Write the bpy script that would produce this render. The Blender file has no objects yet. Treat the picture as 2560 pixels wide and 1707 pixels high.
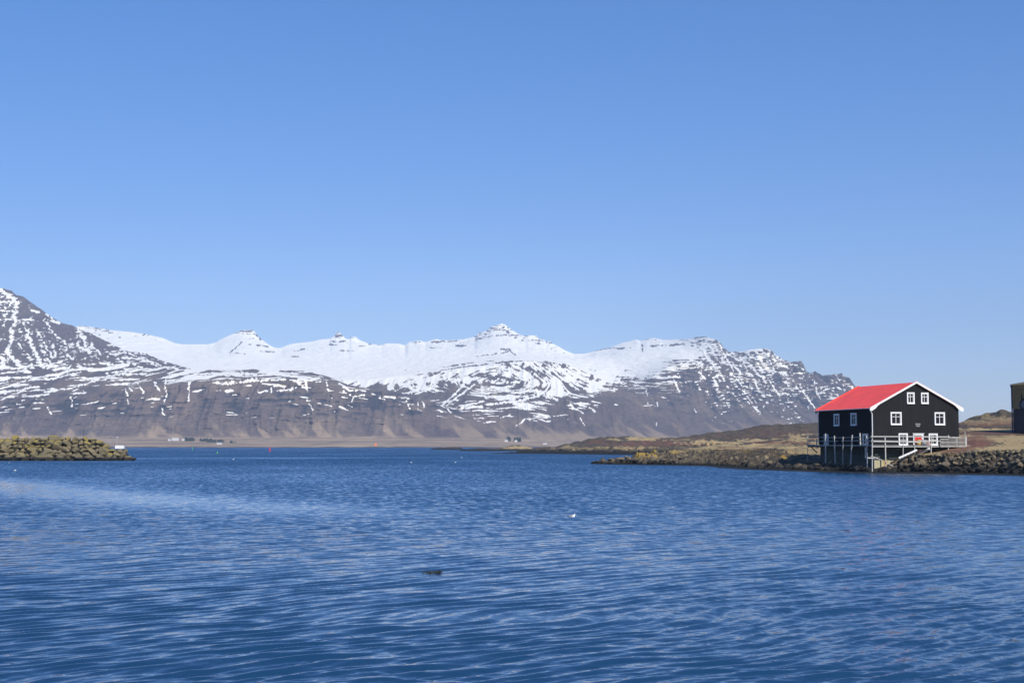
import bpy, bmesh, math, random
import numpy as np
from mathutils import Vector, Matrix
R = math.radians
# ------------------------------------------------------------------ camera, sky, sun, exposure
F, CX, CY, HZ, CH = 3717.0, 1280.0, 853.5, 1114.0, 3.6      # photo pixels (2560 wide), eye height in metres
TH = math.atan((HZ - CY) / F)
scene = bpy.context.scene
cam = bpy.data.objects.new('camera', bpy.data.cameras.new('camera'))
scene.collection.objects.link(cam); scene.camera = cam
cam.data.sensor_width = 36.0; cam.data.lens = 36.0 * F / 2560.0
cam.data.clip_start = 0.3; cam.data.clip_end = 60000
cam.location = (0, 0, CH); cam.rotation_euler = (math.pi / 2 + TH, 0, 0)
SUN_AZ, SUN_EL = 24.0, 36.0                                # degrees right of straight behind the camera
w = bpy.data.worlds.new('World'); scene.world = w; w.use_nodes = True
nt = w.node_tree
sky = nt.nodes.new('ShaderNodeTexSky'); sky.sky_type = 'NISHITA'; sky.sun_disc = False
sdir = Vector((math.sin(R(SUN_AZ)) * math.cos(R(SUN_EL)), -math.cos(R(SUN_AZ)) * math.cos(R(SUN_EL)), math.sin(R(SUN_EL))))
sky.sun_elevation = R(SUN_EL); sky.sun_rotation = math.atan2(sdir.x, sdir.y)
sky.altitude = 0; sky.air_density = 1.0; sky.dust_density = 0.1; sky.ozone_density = 4.0
hs = nt.nodes.new('ShaderNodeHueSaturation'); hs.inputs['Saturation'].default_value = 1.27; nt.links.new(sky.outputs[0], hs.inputs['Color'])
gm = nt.nodes.new('ShaderNodeGamma'); gm.inputs[1].default_value = .82; nt.links.new(hs.outputs[0], gm.inputs[0])
tint = nt.nodes.new('ShaderNodeMix'); tint.data_type = 'RGBA'; tint.blend_type = 'MULTIPLY'; tint.inputs[0].default_value = 1
nt.links.new(gm.outputs[0], tint.inputs[6]); tint.inputs[7].default_value = (.875, .935, 1.28, 1)   # the clear cobalt air of that day
nt.links.new(tint.outputs[2], nt.nodes['Background'].inputs[0]); nt.nodes['Background'].inputs[1].default_value = 0.132
sl = bpy.data.lights.new('sun', 'SUN'); sl.energy = 4.7; sl.angle = R(0.5); sl.color = (1.0, 0.95, 0.87)
sun = bpy.data.objects.new('sun', sl); scene.collection.objects.link(sun)
sun.rotation_euler = sdir.to_track_quat('Z', 'Y').to_euler()
scene.view_settings.view_transform = 'Standard'; scene.view_settings.look = 'None'
scene.view_settings.exposure = 0.0; scene.view_settings.gamma = 1.0
scene.cycles.volume_step_rate = 10; scene.cycles.volume_bounces = 1; scene.cycles.max_bounces = 6
scene.cycles.use_denoising = True
random.seed(7); rng = np.random.default_rng(7)
COL = scene.collection

# ------------------------------------------------------------------ helpers
def kz_of(py):  return np.tan(TH + np.arctan((CY - np.asarray(py, float)) / F))
def dy_of(py):  return math.cos(TH) - (CY - np.asarray(py, float)) / F * math.sin(TH)
def kx_of(px, py=HZ): return (np.asarray(px, float) - CX) / F / dy_of(py)
def P(px, py, Y): return Vector((float(kx_of(px, py)) * Y, Y, CH + float(kz_of(py)) * Y))
def hit(px, py, o, n):                                       # pixel ray meets a wall plane
    d = Vector((float(kx_of(px, py)), 1.0, float(kz_of(py)))); e = Vector((0, 0, CH))
    return e + d * ((o - e).dot(n) / d.dot(n))

def tag(o, label=None, cat=None, group=None, kind=None):
    if label: o['label'] = label
    if cat: o['category'] = cat
    if group: o['group'] = group
    if kind: o['kind'] = kind
    return o
def empty(name, loc, label, cat, group=None, rz=0):
    o = bpy.data.objects.new(name, None); COL.objects.link(o); o.location = loc; o.rotation_euler.z = rz
    return tag(o, label, cat, group)
class MB:
    """collects shapes, then links them as one mesh object"""
    def __init__(s): s.v = []; s.f = []
    def add(s, vs, fs):
        b = len(s.v); s.v += [tuple(p) for p in vs]; s.f += [tuple(b + i for i in q) for q in fs]; return s
    def box(s, x0, x1, y0, y1, z0, z1):
        vs = [(x, y, z) for x in (x0, x1) for y in (y0, y1) for z in (z0, z1)]
        return s.add(vs, [(0, 1, 3, 2), (4, 6, 7, 5), (0, 4, 5, 1), (2, 3, 7, 6), (0, 2, 6, 4), (1, 5, 7, 3)])
    def bar(s, a, b, wx, wy=None, up=(0, 0, 1)):
        a = Vector(a); b = Vector(b); wy = wy or wx; d = (b - a).normalized(); u = Vector(up)
        if abs(d.dot(u)) > .95: u = Vector((1, 0, 0))
        r = d.cross(u).normalized(); q = r.cross(d).normalized()
        vs = [p + r * (i * wx / 2) + q * (j * wy / 2) for p in (a, b) for i, j in ((-1, -1), (1, -1), (1, 1), (-1, 1))]
        return s.add(vs, [(0, 1, 2, 3), (4, 7, 6, 5), (0, 4, 5, 1), (1, 5, 6, 2), (2, 6, 7, 3), (3, 7, 4, 0)])
    def tube(s, pts, rad, n=8):
        pts = [Vector(p) for p in pts]; rad = rad if isinstance(rad, (list, tuple)) else [rad] * len(pts)
        rings = []
        for i, p in enumerate(pts):
            d = (pts[min(i + 1, len(pts) - 1)] - pts[max(i - 1, 0)]).normalized()
            u = Vector((1, 0, 0)) if abs(d.z) > .9 else Vector((0, 0, 1))
            r = d.cross(u).normalized(); q = r.cross(d)
            rings.append([p + (r * math.cos(t) + q * math.sin(t)) * rad[i] for t in [2 * math.pi * k / n for k in range(n)]])
        vs = [v for rg in rings for v in rg]
        fs = [(i * n + k, i * n + (k + 1) % n, (i + 1) * n + (k + 1) % n, (i + 1) * n + k) for i in range(len(pts) - 1) for k in range(n)]
        fs += [tuple(range(n))[::-1], tuple((len(pts) - 1) * n + k for k in range(n))]
        return s.add(vs, fs)
    def prism(s, poly, a, b):                                # polygon (3-D points) swept from offset a to offset b
        a = Vector(a); b = Vector(b); n = len(poly); vs = [Vector(p) + a for p in poly] + [Vector(p) + b for p in poly]
        return s.add(vs, [tuple(range(n))[::-1], tuple(range(n, 2 * n))] + [(i, (i + 1) % n, n + (i + 1) % n, n + i) for i in range(n)])
    def build(s, name, mat, parent=None, smooth=False):
        me = bpy.data.meshes.new(name); me.from_pydata(s.v, [], s.f)
        bm = bmesh.new(); bm.from_mesh(me); bmesh.ops.recalc_face_normals(bm, faces=bm.faces); bm.to_mesh(me); bm.free()
        if smooth: me.polygons.foreach_set('use_smooth', [True] * len(me.polygons))
        me.materials.append(mat); o = bpy.data.objects.new(name, me); COL.objects.link(o); o.parent = parent
        return o

# ---- numpy noise
def vnoise(x, y, seed=0):
    x = np.asarray(x, float); y = np.asarray(y, float)
    xi = np.floor(x).astype(np.int64); yi = np.floor(y).astype(np.int64); fx = x - xi; fy = y - yi
    def h(a, b):
        v = (a * 374761393 + b * 668265263 + seed * 982451653) & 0xffffffff
        v = ((v ^ (v >> 13)) * 1274126177) & 0xffffffff
        v = ((v ^ (v >> 15)) * 2246822519) & 0xffffffff
        return ((v ^ (v >> 16)) & 0xffffff) / float(0xffffff)
    u = fx * fx * fx * (fx * (fx * 6 - 15) + 10); t = fy * fy * fy * (fy * (fy * 6 - 15) + 10)
    return (h(xi, yi) * (1 - u) + h(xi + 1, yi) * u) * (1 - t) + (h(xi, yi + 1) * (1 - u) + h(xi + 1, yi + 1) * u) * t
def fbm(x, y, seed=0, oct=4, gain=.5, ridged=False):
    s = 0; a = 1; n = 0
    for i in range(oct):
        v = vnoise(x * 2 ** i + 17.3 * i, y * 2 ** i - 9.1 * i, seed + i)
        if ridged: v = 1 - abs(2 * v - 1)
        s = s + a * v; n += a; a *= gain
    return s / n                                             # 0..1
def sstep(a, b, x): t = np.clip((x - a) / (b - a), 0, 1); return t * t * (3 - 2 * t)
def table(px, py, xs, ys, T):
    T = np.asarray(T, float); ix = np.interp(px, xs, np.arange(len(xs))); iy = np.interp(py, ys, np.arange(len(ys)))
    i = np.minimum(ix.astype(int), len(xs) - 2); j = np.minimum(iy.astype(int), len(ys) - 2); u = ix - i; v = iy - j
    return (T[j, i] * (1 - u) + T[j, i + 1] * u) * (1 - v) + (T[j + 1, i] * (1 - u) + T[j + 1, i + 1] * u) * v
def strokes(px, py, lines, s, ox, oy, jit, grow=1.0):
    """distance-based mask of hand-placed streaks; lines = [(points, width)] measured in an enlarged crop"""
    out = np.zeros(px.shape)
    for pts, wd in lines:
        wd = wd / s / 2 * grow
        q = [(a / s + ox, b / s + oy) for a, b in pts]
        x0 = min(p[0] for p in q) - wd * 2 - 4; x1 = max(p[0] for p in q) + wd * 2 + 4
        y0 = min(p[1] for p in q) - wd * 2 - 4; y1 = max(p[1] for p in q) + wd * 2 + 4
        c0, c1 = np.searchsorted(px[0], [x0, x1])
        if c1 <= c0: continue
        X = px[:, c0:c1]; Yy = py[:, c0:c1]; J = jit[:, c0:c1]
        m = (Yy > y0) & (Yy < y1); xx = X[m]; yy = Yy[m]; jj = J[m]; best = np.full(xx.shape, 1e9)
        for (ax, ay), (bx, by) in zip(q[:-1], q[1:]):
            L2 = (bx - ax) ** 2 + (by - ay) ** 2 + 1e-9; t = np.clip(((xx - ax) * (bx - ax) + (yy - ay) * (by - ay)) / L2, 0, 1)
            best = np.minimum(best, np.hypot(xx - ax - t * (bx - ax), yy - ay - t * (by - ay)))
        val = sstep(1.2, .8, (best - jj * .9) / (wd * np.clip(.95 + 1.3 * jj, .12, 2.2) + .25))
        sub = out[:, c0:c1]; sub[m] = np.maximum(sub[m], val)
    return out

def grid_mesh(name, X, Y, Z, mat, attrs=None, smooth=True):
    nr, nc = X.shape; me = bpy.data.meshes.new(name)
    co = np.stack([X, Y, Z], -1).reshape(-1, 3).astype(np.float32)
    i = np.arange(nr * nc).reshape(nr, nc)
    q = np.stack([i[:-1, :-1], i[:-1, 1:], i[1:, 1:], i[1:, :-1]], -1).reshape(-1, 4)
    me.vertices.add(len(co)); me.vertices.foreach_set('co', co.ravel())
    me.loops.add(q.size); me.loops.foreach_set('vertex_index', q.ravel().astype(np.int32))
    me.polygons.add(len(q)); me.polygons.foreach_set('loop_start', np.arange(0, q.size, 4, dtype=np.int32))
    me.polygons.foreach_set('use_smooth', np.full(len(q), smooth))
    me.update(calc_edges=True)
    if attrs is not None:
        a = me.attributes.new('paint', 'FLOAT_COLOR', 'POINT')
        a.data.foreach_set('color', np.stack(attrs, -1).reshape(-1, 4).astype(np.float32).ravel())
    me.materials.append(mat); o = bpy.data.objects.new(name, me); COL.objects.link(o)
    return o
def Kz(z, Y): return (z - CH) / Y
def sheet_rows(xs, rows, cols, subs):
    """rows: one list per profile row of (kz, Y) at the knots xs; returns kz, Y grids, the row coordinate"""
    KZ = [np.interp(cols, xs, [k[0] for k in r]) for r in rows]; YY = [np.interp(cols, xs, [k[1] for k in r]) for r in rows]
    kz = []; yy = []; rc = []
    for i, n in enumerate(subs):
        for t in np.linspace(0, 1, n, endpoint=(i == len(subs) - 1)):
            kz.append(KZ[i] * (1 - t) + KZ[i + 1] * t); yy.append(YY[i] * (1 - t) + YY[i + 1] * t); rc.append(i + t)
    return np.array(kz), np.array(yy), np.array(rc)[:, None] * np.ones(len(cols))
def py_of(kz): return CY - F * np.tan(np.arctan(kz) - TH)

# ---- materials
def nodes(name):
    m = bpy.data.materials.new(name); m.use_nodes = True; n = m.node_tree; return m, n, n.nodes['Principled BSDF']
def N(n, t, **k):
    x = n.nodes.new('ShaderNode' + t)
    for a, b in k.items():
        if a in x.inputs.keys() if isinstance(a, str) else False: x.inputs[a].default_value = b
        else: setattr(x, a, b)
    return x
def math_n(n, op, a, b=None, clamp=False):
    x = n.nodes.new('ShaderNodeMath'); x.operation = op; x.use_clamp = clamp
    for i, v in enumerate((a, b)):
        if v is None: continue
        if isinstance(v, (int, float)): x.inputs[i].default_value = v
        else: n.links.new(v, x.inputs[i])
    return x.outputs[0]
def mixc(n, f, a, b):
    x = n.nodes.new('ShaderNodeMix'); x.data_type = 'RGBA'
    for s, v in ((x.inputs[0], f), (x.inputs[6], a), (x.inputs[7], b)):
        if isinstance(v, tuple): s.default_value = (*v, 1)
        elif isinstance(v, (int, float)): s.default_value = v
        else: n.links.new(v, s)
    return x.outputs[2]
def ntex(n, scale, detail=4, vec=None, rough=.55, dist=0):
    x = n.nodes.new('ShaderNodeTexNoise'); x.inputs['Scale'].default_value = scale; x.inputs['Detail'].default_value = detail
    x.inputs['Roughness'].default_value = rough; x.inputs['Distortion'].default_value = dist
    if vec is not None: n.links.new(vec, x.inputs['Vector'])
    return x
def coords(n, sc=(1, 1, 1), kind='Object', rot=(0, 0, 0)):
    tc = n.nodes.new('ShaderNodeTexCoord'); mp = n.nodes.new('ShaderNodeMapping'); mp.inputs['Scale'].default_value = sc
    mp.inputs['Rotation'].default_value = rot
    n.links.new(tc.outputs[kind], mp.inputs['Vector']); return mp.outputs[0]
def ramp(n, v, stops):
    x = n.nodes.new('ShaderNodeValToRGB'); e = x.color_ramp.elements
    while len(e) < len(stops): e.new(.5)
    for k, (p, c) in zip(e, stops): k.position = p; k.color = (*c, 1) if isinstance(c, tuple) else (c, c, c, 1)
    n.links.new(v, x.inputs[0]); return x.outputs[0]
def bump(n, b, h, strength, dist):
    x = n.nodes.new('ShaderNodeBump'); x.inputs['Strength'].default_value = strength; x.inputs['Distance'].default_value = dist
    n.links.new(h, x.inputs['Height']); n.links.new(x.outputs[0], b.inputs['Normal'])
def simple(name, c, rough=.6, var=.25, scale=3, sc=(1, 1, 1), c2=None, bmp=0, metallic=0, spec=.5):
    m, n, b = nodes(name); v = coords(n, sc); t = ntex(n, scale, 5, v)
    c2 = c2 or tuple(x * (1 - var) for x in c)
    f = ramp(n, t.outputs[0], [(.35, 0.0), (.65, 1.0)])
    n.links.new(mixc(n, f, c, c2), b.inputs['Base Color']); b.inputs['Roughness'].default_value = rough
    b.inputs['Metallic'].default_value = metallic; b.inputs['Specular IOR Level'].default_value = spec
    if bmp: bump(n, b, t.outputs[0], .5, bmp)
    return m
def paint(n):
    a = n.nodes.new('ShaderNodeAttribute'); a.attribute_name = 'paint'; s = n.nodes.new('ShaderNodeSeparateColor')
    n.links.new(a.outputs['Color'], s.inputs[0]); return s.outputs[0], s.outputs[1], s.outputs[2], a.outputs['Alpha']

def mountain_mat():
    m, n, b = nodes('mountain_rock_and_snow'); sn, tn, dk, al = paint(n)
    v = coords(n); v2 = coords(n, (1, 1, 3.5))
    big = ntex(n, .004, 5, v); fine = ntex(n, .05, 4, v2, .65)
    rock = mixc(n, ramp(n, big.outputs[0], [(.35, 0.0), (.65, 1.0)]), (.150, .110, .100), (.185, .142, .112))
    rock = mixc(n, ramp(n, fine.outputs[0], [(.35, 0.0), (.7, .75)]), rock, (.072, .06, .062))
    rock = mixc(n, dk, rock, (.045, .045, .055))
    tan = mixc(n, fine.outputs[0], (.68, .49, .29), (.42, .31, .20))
    c = mixc(n, tn, rock, tan)
    f = math_n(n, 'ADD', sn, math_n(n, 'MULTIPLY', math_n(n, 'SUBTRACT', fine.outputs[0], .5), .5))
    f = ramp(n, f, [(.36, 0.0), (.6, 1.0)])
    c = mixc(n, f, c, (.985, .945, .83))
    n.links.new(c, b.inputs['Base Color']); b.inputs['Roughness'].default_value = .95; b.inputs['Specular IOR Level'].default_value = .1
    return m
def ground_mat():
    m, n, b = nodes('shore_ground'); gr, rd, lc, wt = paint(n)
    v = coords(n)
    f1 = ntex(n, .35, 6, v, .65); f2 = ntex(n, 2.2, 5, v, .7); f3 = ntex(n, .9, 4, v)
    rock = mixc(n, ramp(n, f1.outputs[0], [(.35, 0.0), (.65, 1.0)]), (.135, .106, .07), (.225, .178, .11))
    rock = mixc(n, ramp(n, f2.outputs[0], [(.38, 0.0), (.60, .9)]), rock, (.04, .036, .032))
    rock = mixc(n, ramp(n, f3.outputs[0], [(.45, 0.0), (.62, .45)]), rock, (.045, .036, .03))
    gc = mixc(n, ramp(n, f2.outputs[0], [(.3, 0.0), (.7, 1.0)]), (.55, .41, .20), (.36, .26, .125))
    rc = mixc(n, ramp(n, f2.outputs[0], [(.35, 0.0), (.6, 1.0)]), (.27, .125, .08), (.13, .065, .045))
    c = mixc(n, gr, rock, gc); c = mixc(n, rd, c, rc)
    c = mixc(n, math_n(n, 'MULTIPLY', lc, .75), c, (.36, .235, .04))
    c = mixc(n, wt, c, (.016, .016, .013))
    n.links.new(c, b.inputs['Base Color']); b.inputs['Roughness'].default_value = .9; b.inputs['Specular IOR Level'].default_value = .25
    bump(n, b, f2.outputs[0], .7, .25)
    return m
def rock_mat(name, ca, cb, lichen, lich_amt, wetz=.7, dark=(.02, .02, .018)):
    m, n, b = nodes(name); v = coords(n); oi = n.nodes.new('ShaderNodeObjectInfo')
    t = ntex(n, 1.3, 5, v, .65); t2 = ntex(n, 5, 4, v, .7)
    c = mixc(n, oi.outputs['Random'], ca, cb)
    c = mixc(n, ramp(n, t2.outputs[0], [(.4, 0.0), (.7, .6)]), c, tuple(x * .45 for x in ca))
    g = n.nodes.new('ShaderNodeNewGeometry'); s = n.nodes.new('ShaderNodeSeparateXYZ'); n.links.new(g.outputs['Normal'], s.inputs[0])
    p = n.nodes.new('ShaderNodeSeparateXYZ'); n.links.new(g.outputs['Position'], p.inputs[0])
    wn = ntex(n, .28, 4, None, .6); n.links.new(g.outputs['Position'], wn.inputs['Vector'])
    up = math_n(n, 'MULTIPLY', s.outputs[2], .5)
    lf = math_n(n, 'ADD', math_n(n, 'ADD', up, wn.outputs[0]), math_n(n, 'MULTIPLY', p.outputs[2], .06))
    lf = ramp(n, math_n(n, 'SUBTRACT', lf, 1.0 - lich_amt), [(.12, 0.0), (.26, 1.0)])
    c = mixc(n, math_n(n, 'MULTIPLY', lf, .65), c, lichen)
    z = math_n(n, 'ADD', p.outputs[2], math_n(n, 'MULTIPLY', t.outputs[0], -.6))
    wet = n.nodes.new('ShaderNodeMapRange'); wet.inputs[1].default_value = wetz - .25; wet.inputs[2].default_value = wetz + .2
    wet.inputs[3].default_value = 1; wet.inputs[4].default_value = 0; n.links.new(z, wet.inputs[0])
    c = mixc(n, wet.outputs[0], c, dark)
    n.links.new(c, b.inputs['Base Color']); b.inputs['Roughness'].default_value = .85; b.inputs['Specular IOR Level'].default_value = .3
    bump(n, b, t2.outputs[0], .6, .12)
    return m
def water_mat():
    m, n, b = nodes('sea_water')
    g = n.nodes.new('ShaderNodeNewGeometry')
    def mapped(sc, rot):
        mp = n.nodes.new('ShaderNodeMapping'); mp.vector_type = 'TEXTURE'; mp.inputs['Scale'].default_value = tuple(1 / q for q in sc); mp.inputs['Rotation'].default_value = (0, 0, rot)
        n.links.new(g.outputs['Position'], mp.inputs['Vector']); return mp.outputs[0]
    a = n.nodes.new('ShaderNodeAttribute'); a.attribute_name = 'paint'; s = n.nodes.new('ShaderNodeSeparateColor'); n.links.new(a.outputs['Color'], s.inputs[0])
    def slope(tex, amt, bias=0):
        x = n.nodes.new('ShaderNodeVectorMath'); x.operation = 'SUBTRACT'; n.links.new(tex.outputs['Color'], x.inputs[0]); x.inputs[1].default_value = (.5, .5, .5)
        y = n.nodes.new('ShaderNodeVectorMath'); y.operation = 'MULTIPLY'; n.links.new(x.outputs[0], y.inputs[0]); y.inputs[1].default_value = (amt * .6, amt, 0)
        if bias:
            z = n.nodes.new('ShaderNodeVectorMath'); z.operation = 'ADD'; n.links.new(y.outputs[0], z.inputs[0]); z.inputs[1].default_value = (0, -bias, 0); return z.outputs[0]
        return y.outputs[0]
    def scale(v, f):
        x = n.nodes.new('ShaderNodeVectorMath'); x.operation = 'SCALE'; n.links.new(v, x.inputs[0]); n.links.new(f, x.inputs['Scale']); return x.outputs[0]
    def vadd(p, q):
        x = n.nodes.new('ShaderNodeVectorMath'); x.operation = 'ADD'; n.links.new(p, x.inputs[0]); n.links.new(q, x.inputs[1]); return x.outputs[0]
    far = slope(ntex(n, 1.0, 3, mapped((2.3, .95, 1), .1), .6), 1.25, .30)       # distant unresolved waves
    def dirslope(tex, amt, a_):
        q = math_n(n, 'MULTIPLY', math_n(n, 'SUBTRACT', tex.outputs[0], .5), amt); c_ = n.nodes.new('ShaderNodeCombineXYZ')
        n.links.new(math_n(n, 'MULTIPLY', q, math.sin(a_)), c_.inputs[0]); n.links.new(math_n(n, 'MULTIPLY', q, math.cos(a_)), c_.inputs[1]); return c_.outputs[0]
    near = slope(ntex(n, 1.0, 3, mapped((3.2, 7, 1), .3), .6), .6)       # small ripples
    wv = vadd(dirslope(ntex(n, 1.0, 2, mapped((.35, 1.9, 1), .72), .5), 1.0, -.72), dirslope(ntex(n, 1.0, 2, mapped((1.2, 5.0, 1), .5), .5), .7, -.5))
    v = vadd(vadd(scale(far, s.outputs[0]), scale(near, s.outputs[1])), scale(wv, s.outputs[2]))
    v = vadd(g.outputs['Normal'], v)
    x = n.nodes.new('ShaderNodeVectorMath'); x.operation = 'NORMALIZE'; n.links.new(v, x.inputs[0])
    n.links.new(x.outputs[0], b.inputs['Normal'])
    b.inputs['Base Color'].default_value = (.011, .047, .108, 1); b.inputs['IOR'].default_value = 1.333
    b.inputs['Roughness'].default_value = .06
    return m
M_mt = mountain_mat(); M_gr = ground_mat(); M_water = water_mat()
M_bw = rock_mat('breakwater_stone', (.215, .175, .10), (.165, .142, .088), (.31, .235, .04), .09, .55)
M_rr = rock_mat('shore_stone', (.22, .175, .115), (.105, .092, .075), (.30, .25, .13), .16, .75)
M_black = simple('black_tarred_boards', (.0095, .010, .0115), .7, .45, 1.2, (1, 1, .25), spec=.3)
M_red = simple('red_painted_roof', (.88, .085, .062), .45, .12, .6)
M_white = simple('white_paint', (.80, .80, .78), .5, .06, 2)
M_grey = simple('weathered_grey_timber', (.40, .385, .35), .8, .35, 2.5, (1, 1, .3))
M_rail = simple('pale_painted_timber', (.48, .47, .44), .7, .2, 2.5)
M_dark = simple('dark_damp_timber', (.05, .045, .038), .85, .4, 2)
M_conc = simple('weathered_concrete', (.46, .41, .27), .9, .2, .8, c2=(.36, .34, .22), bmp=.02)
M_conc_shade = simple('shade_darkened_concrete', (.085, .092, .075), .9, .35, .8, c2=(.05, .055, .05))  # concrete darkened in colour to stand for shade on side and under deck
M_ochre = simple('ochre_stain', (.50, .33, .10), .9, .3, 1.5)
M_glass, _n, _b = nodes('window_glass'); _b.inputs['Base Color'].default_value = (.012, .014, .018, 1); _b.inputs['Roughness'].default_value = .08; _b.inputs['Specular IOR Level'].default_value = .2
M_doorred = simple('red_door_paint', (.62, .03, .02), .5, .1)
M_zinc = simple('zinc_pipe', (.45, .46, .48), .45, .2)
M_plate = simple('sign_plate', (.17, .175, .18), .5, .15); M_letter = simple('sign_lettering', (.33, .34, .35), .5, .1)

# ------------------------------------------------------------------ sea
def build_water():
    py = np.concatenate([np.arange(1118.0, 1180, 1.0), np.arange(1180, 1770, .8), np.arange(1776, 2600, 14)])
    Yr = CH * F / (py - HZ); Yr = np.concatenate([[9000, 5000, 3700], Yr]); Yr = Yr[::-1]
    kx = np.concatenate([np.linspace(-1.1, -.40, 60, endpoint=False), np.linspace(-.40, .40, 1150, endpoint=False), np.linspace(.40, 1.1, 61)])
    Y = Yr[:, None] * np.ones(len(kx)); X = kx[None, :] * Y
    pxx = CX + F * kx[None, :] * np.ones(Y.shape); pyy = HZ + CH * F / Y
    r = random.Random(3)
    # calm slicks and rougher gusts, laid out over the sea surface
    g1 = fbm(X / 34, Y / 60, 41, 3); g2 = fbm(X / 9, Y / 22, 47, 3)
    right = sstep(-6, 9, X - (Y - 24) * .10) * sstep(120, 25, Y)
    rough = np.clip(.55 + .9 * (g1 - .5) + .55 * (g2 - .5), .15, 1.3)
    slick = np.exp(-((Y - (150 - (X + 55) * 1.6 )) / 16) ** 2) * sstep(28, -12, X) * sstep(62, 92, Y) * (.5 + .8 * g2)
    s2 = np.exp(-((Y - (470 + X * .35)) / 26) ** 2) * sstep(90, 20, X) * sstep(.36, .5, fbm(X / 40, Y / 25, 5, 2)) * .5
    calm = np.clip(slick * .9 + s2, 0, .8)
    Z = np.zeros(Y.shape); comps = []
    for i in range(46):
        if i < 20: lam = min(1.0, max(.28, r.gauss(.54, .16))); ang = r.gauss(-.76, .12)
        elif i < 40: lam = r.uniform(.16, .42); ang = r.gauss(-.66, .2)
        else: lam = r.uniform(2.2, 5.5); ang = r.gauss(-.5, .35)
        comps.append((lam, ang, r.random() * 6.283))
    wy = 1 + .0 * Y
    wx = X + 1.2 * (fbm(X / 6, Y / 6, 61, 2) - .5); wyy = Y + 1.0 * (fbm(X / 4.3, Y / 4.3, 67, 2) - .5) * 2
    for i, (lam, ang, ph) in enumerate(comps):
        k = 2 * math.pi / lam; vis = lam / math.cos(ang) * F * CH / Y ** 2 / .8
        fade = sstep(5, 11, vis)
        slope = (.050 if i < 20 else .032) if lam < 2 else .0045
        amp = slope / k
        grp = .5 + 1.0 * vnoise(X / (lam * 6) + ph * 9, Y / (lam * 4) - ph * 5, 71)
        p = k * (wx * math.sin(ang) + wyy * math.cos(ang)) + ph
        s = np.sin(p)
        if i < 20: s = .65 * s + .35 * ((1 - np.abs(np.sin(p / 2 - math.pi / 4))) * 2 - .7)
        Z += amp * fade * grp * s
    Z *= (1 - calm)
    farw = sstep(14, 95, Y) * (.42 + .30 * sstep(80, 400, Y)) * (.55 + .75 * rough) * (1 - calm) + .03
    nearw = (.32 + .34 * sstep(.35, .8, rough) + .32 * right * sstep(.3, .6, g1 + .1)) * sstep(150, 40, Y) * (1 - calm)
    o = grid_mesh('water', X, Y, Z, M_water, (farw, nearw, (.06 + .42 * sstep(28, 50, Y) + .12 * rough) * sstep(170, 60, Y) * (1 - calm), np.ones(Y.shape)))
    tag(o, kind='structure')
build_water()

# ------------------------------------------------------------------ mountains
SKY1 = [(-1200,900),(-700,800),(-350,735),(-150,690),(-60,702),(0,719.6),(11,722),(28,726),(41,738),(59,741.5),(73,753),(98,770),(121,787),(140,798),(157,808),(180,812),(191,820.6),(224,832),(252,846),(281,860),(297,868),(317,878),(340,879.6),(365,884),(393,896),(421,906),(449,914.6),(477,921.7),(494,924.5),(560,926),(636,923),(696,926),(761,927),(794,935.5),(821,941),(846,952),(873,963),(914,969.5),(968,976),(1023,988.6),(1077,1002),(1118,1016),(1145,1029),(1172,1037),(1195,1054),(1222,1070),(1250,1084),(1277,1092),(1304,1100),(1372,1109),(1600,1111),(3400,1112)]
SKY3 = [(-1200,930),(0,900),(170,830),(191,816),(199,813.6),(244,819),(275,825),(323,829),(365,835),(407,844.5),(435,857),(454.5,860.5),(519,860.5),(539,856),(555.6,846),(570,840),(578,836),(587,833),(600,827.7),(604,825),(623,824),(634,826.3),(639,832),(652,847),(669,859),(680,866),(693,869.7),(704,869),(715,863.4),(734,858.5),(777,854),(802,848.4),(824,846.5),(835,840),(841.6,832),(845,828),(848.4,831),(856.6,839),(865,846.5),(873,848.4),(878,841.6),(889,841),(897,848.4),(906,852.5),(922,859.3),(954,862),(968,858),(998,859),(1012,863.4),(1023,855),(1050,851),(1063,855),(1091,847),(1100,850),(1131,850),(1149,848.4),(1159,847.6),(1187,841.6),(1195,833.5),(1209,829.4),(1220,825),(1224,821),(1230.6,815.8),(1247,811),(1254.6,808.4),(1263,811.7),(1277,822.6),(1296,834.8),(1312,839.7),(1323,837.6),(1342,839),(1346,846.5),(1361,848.4),(1365,855),(1375,852),(1383,859.3),(1399,867.5),(1413,875.6),(1435,884.6),(1462,883.8),(1481,879.7),(1495,874.3),(1524,868.8),(1535,864.8),(1557,856.6),(1576,852.5),(1590,848.4),(1601,852.5),(1617,848.4),(1633,844.4),(1655,849),(1709,848.4),(1752,842),(1774,843.5),(1796,851.7),(1809.5,868),(1822,879),(1837,880),(1858,878.4),(1875,873.5),(1897,871.3),(1918,872),(1932,879),(1940,887.6),(1959,899),(1978,905.6),(1989,903),(2003,902),(2009.5,913),(2016,929),(2024.5,933),(2032,930),(2038,926.5),(2046,934),(2060,938.8),(2079,936),(2105,933),(2109,940),(2117,943.7),(2122,941.5),(2129,952.4),(2141.5,968.7),(2170,1010),(2200,1050),(2260,1095),(2320,1110),(3400,1113)]
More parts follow.
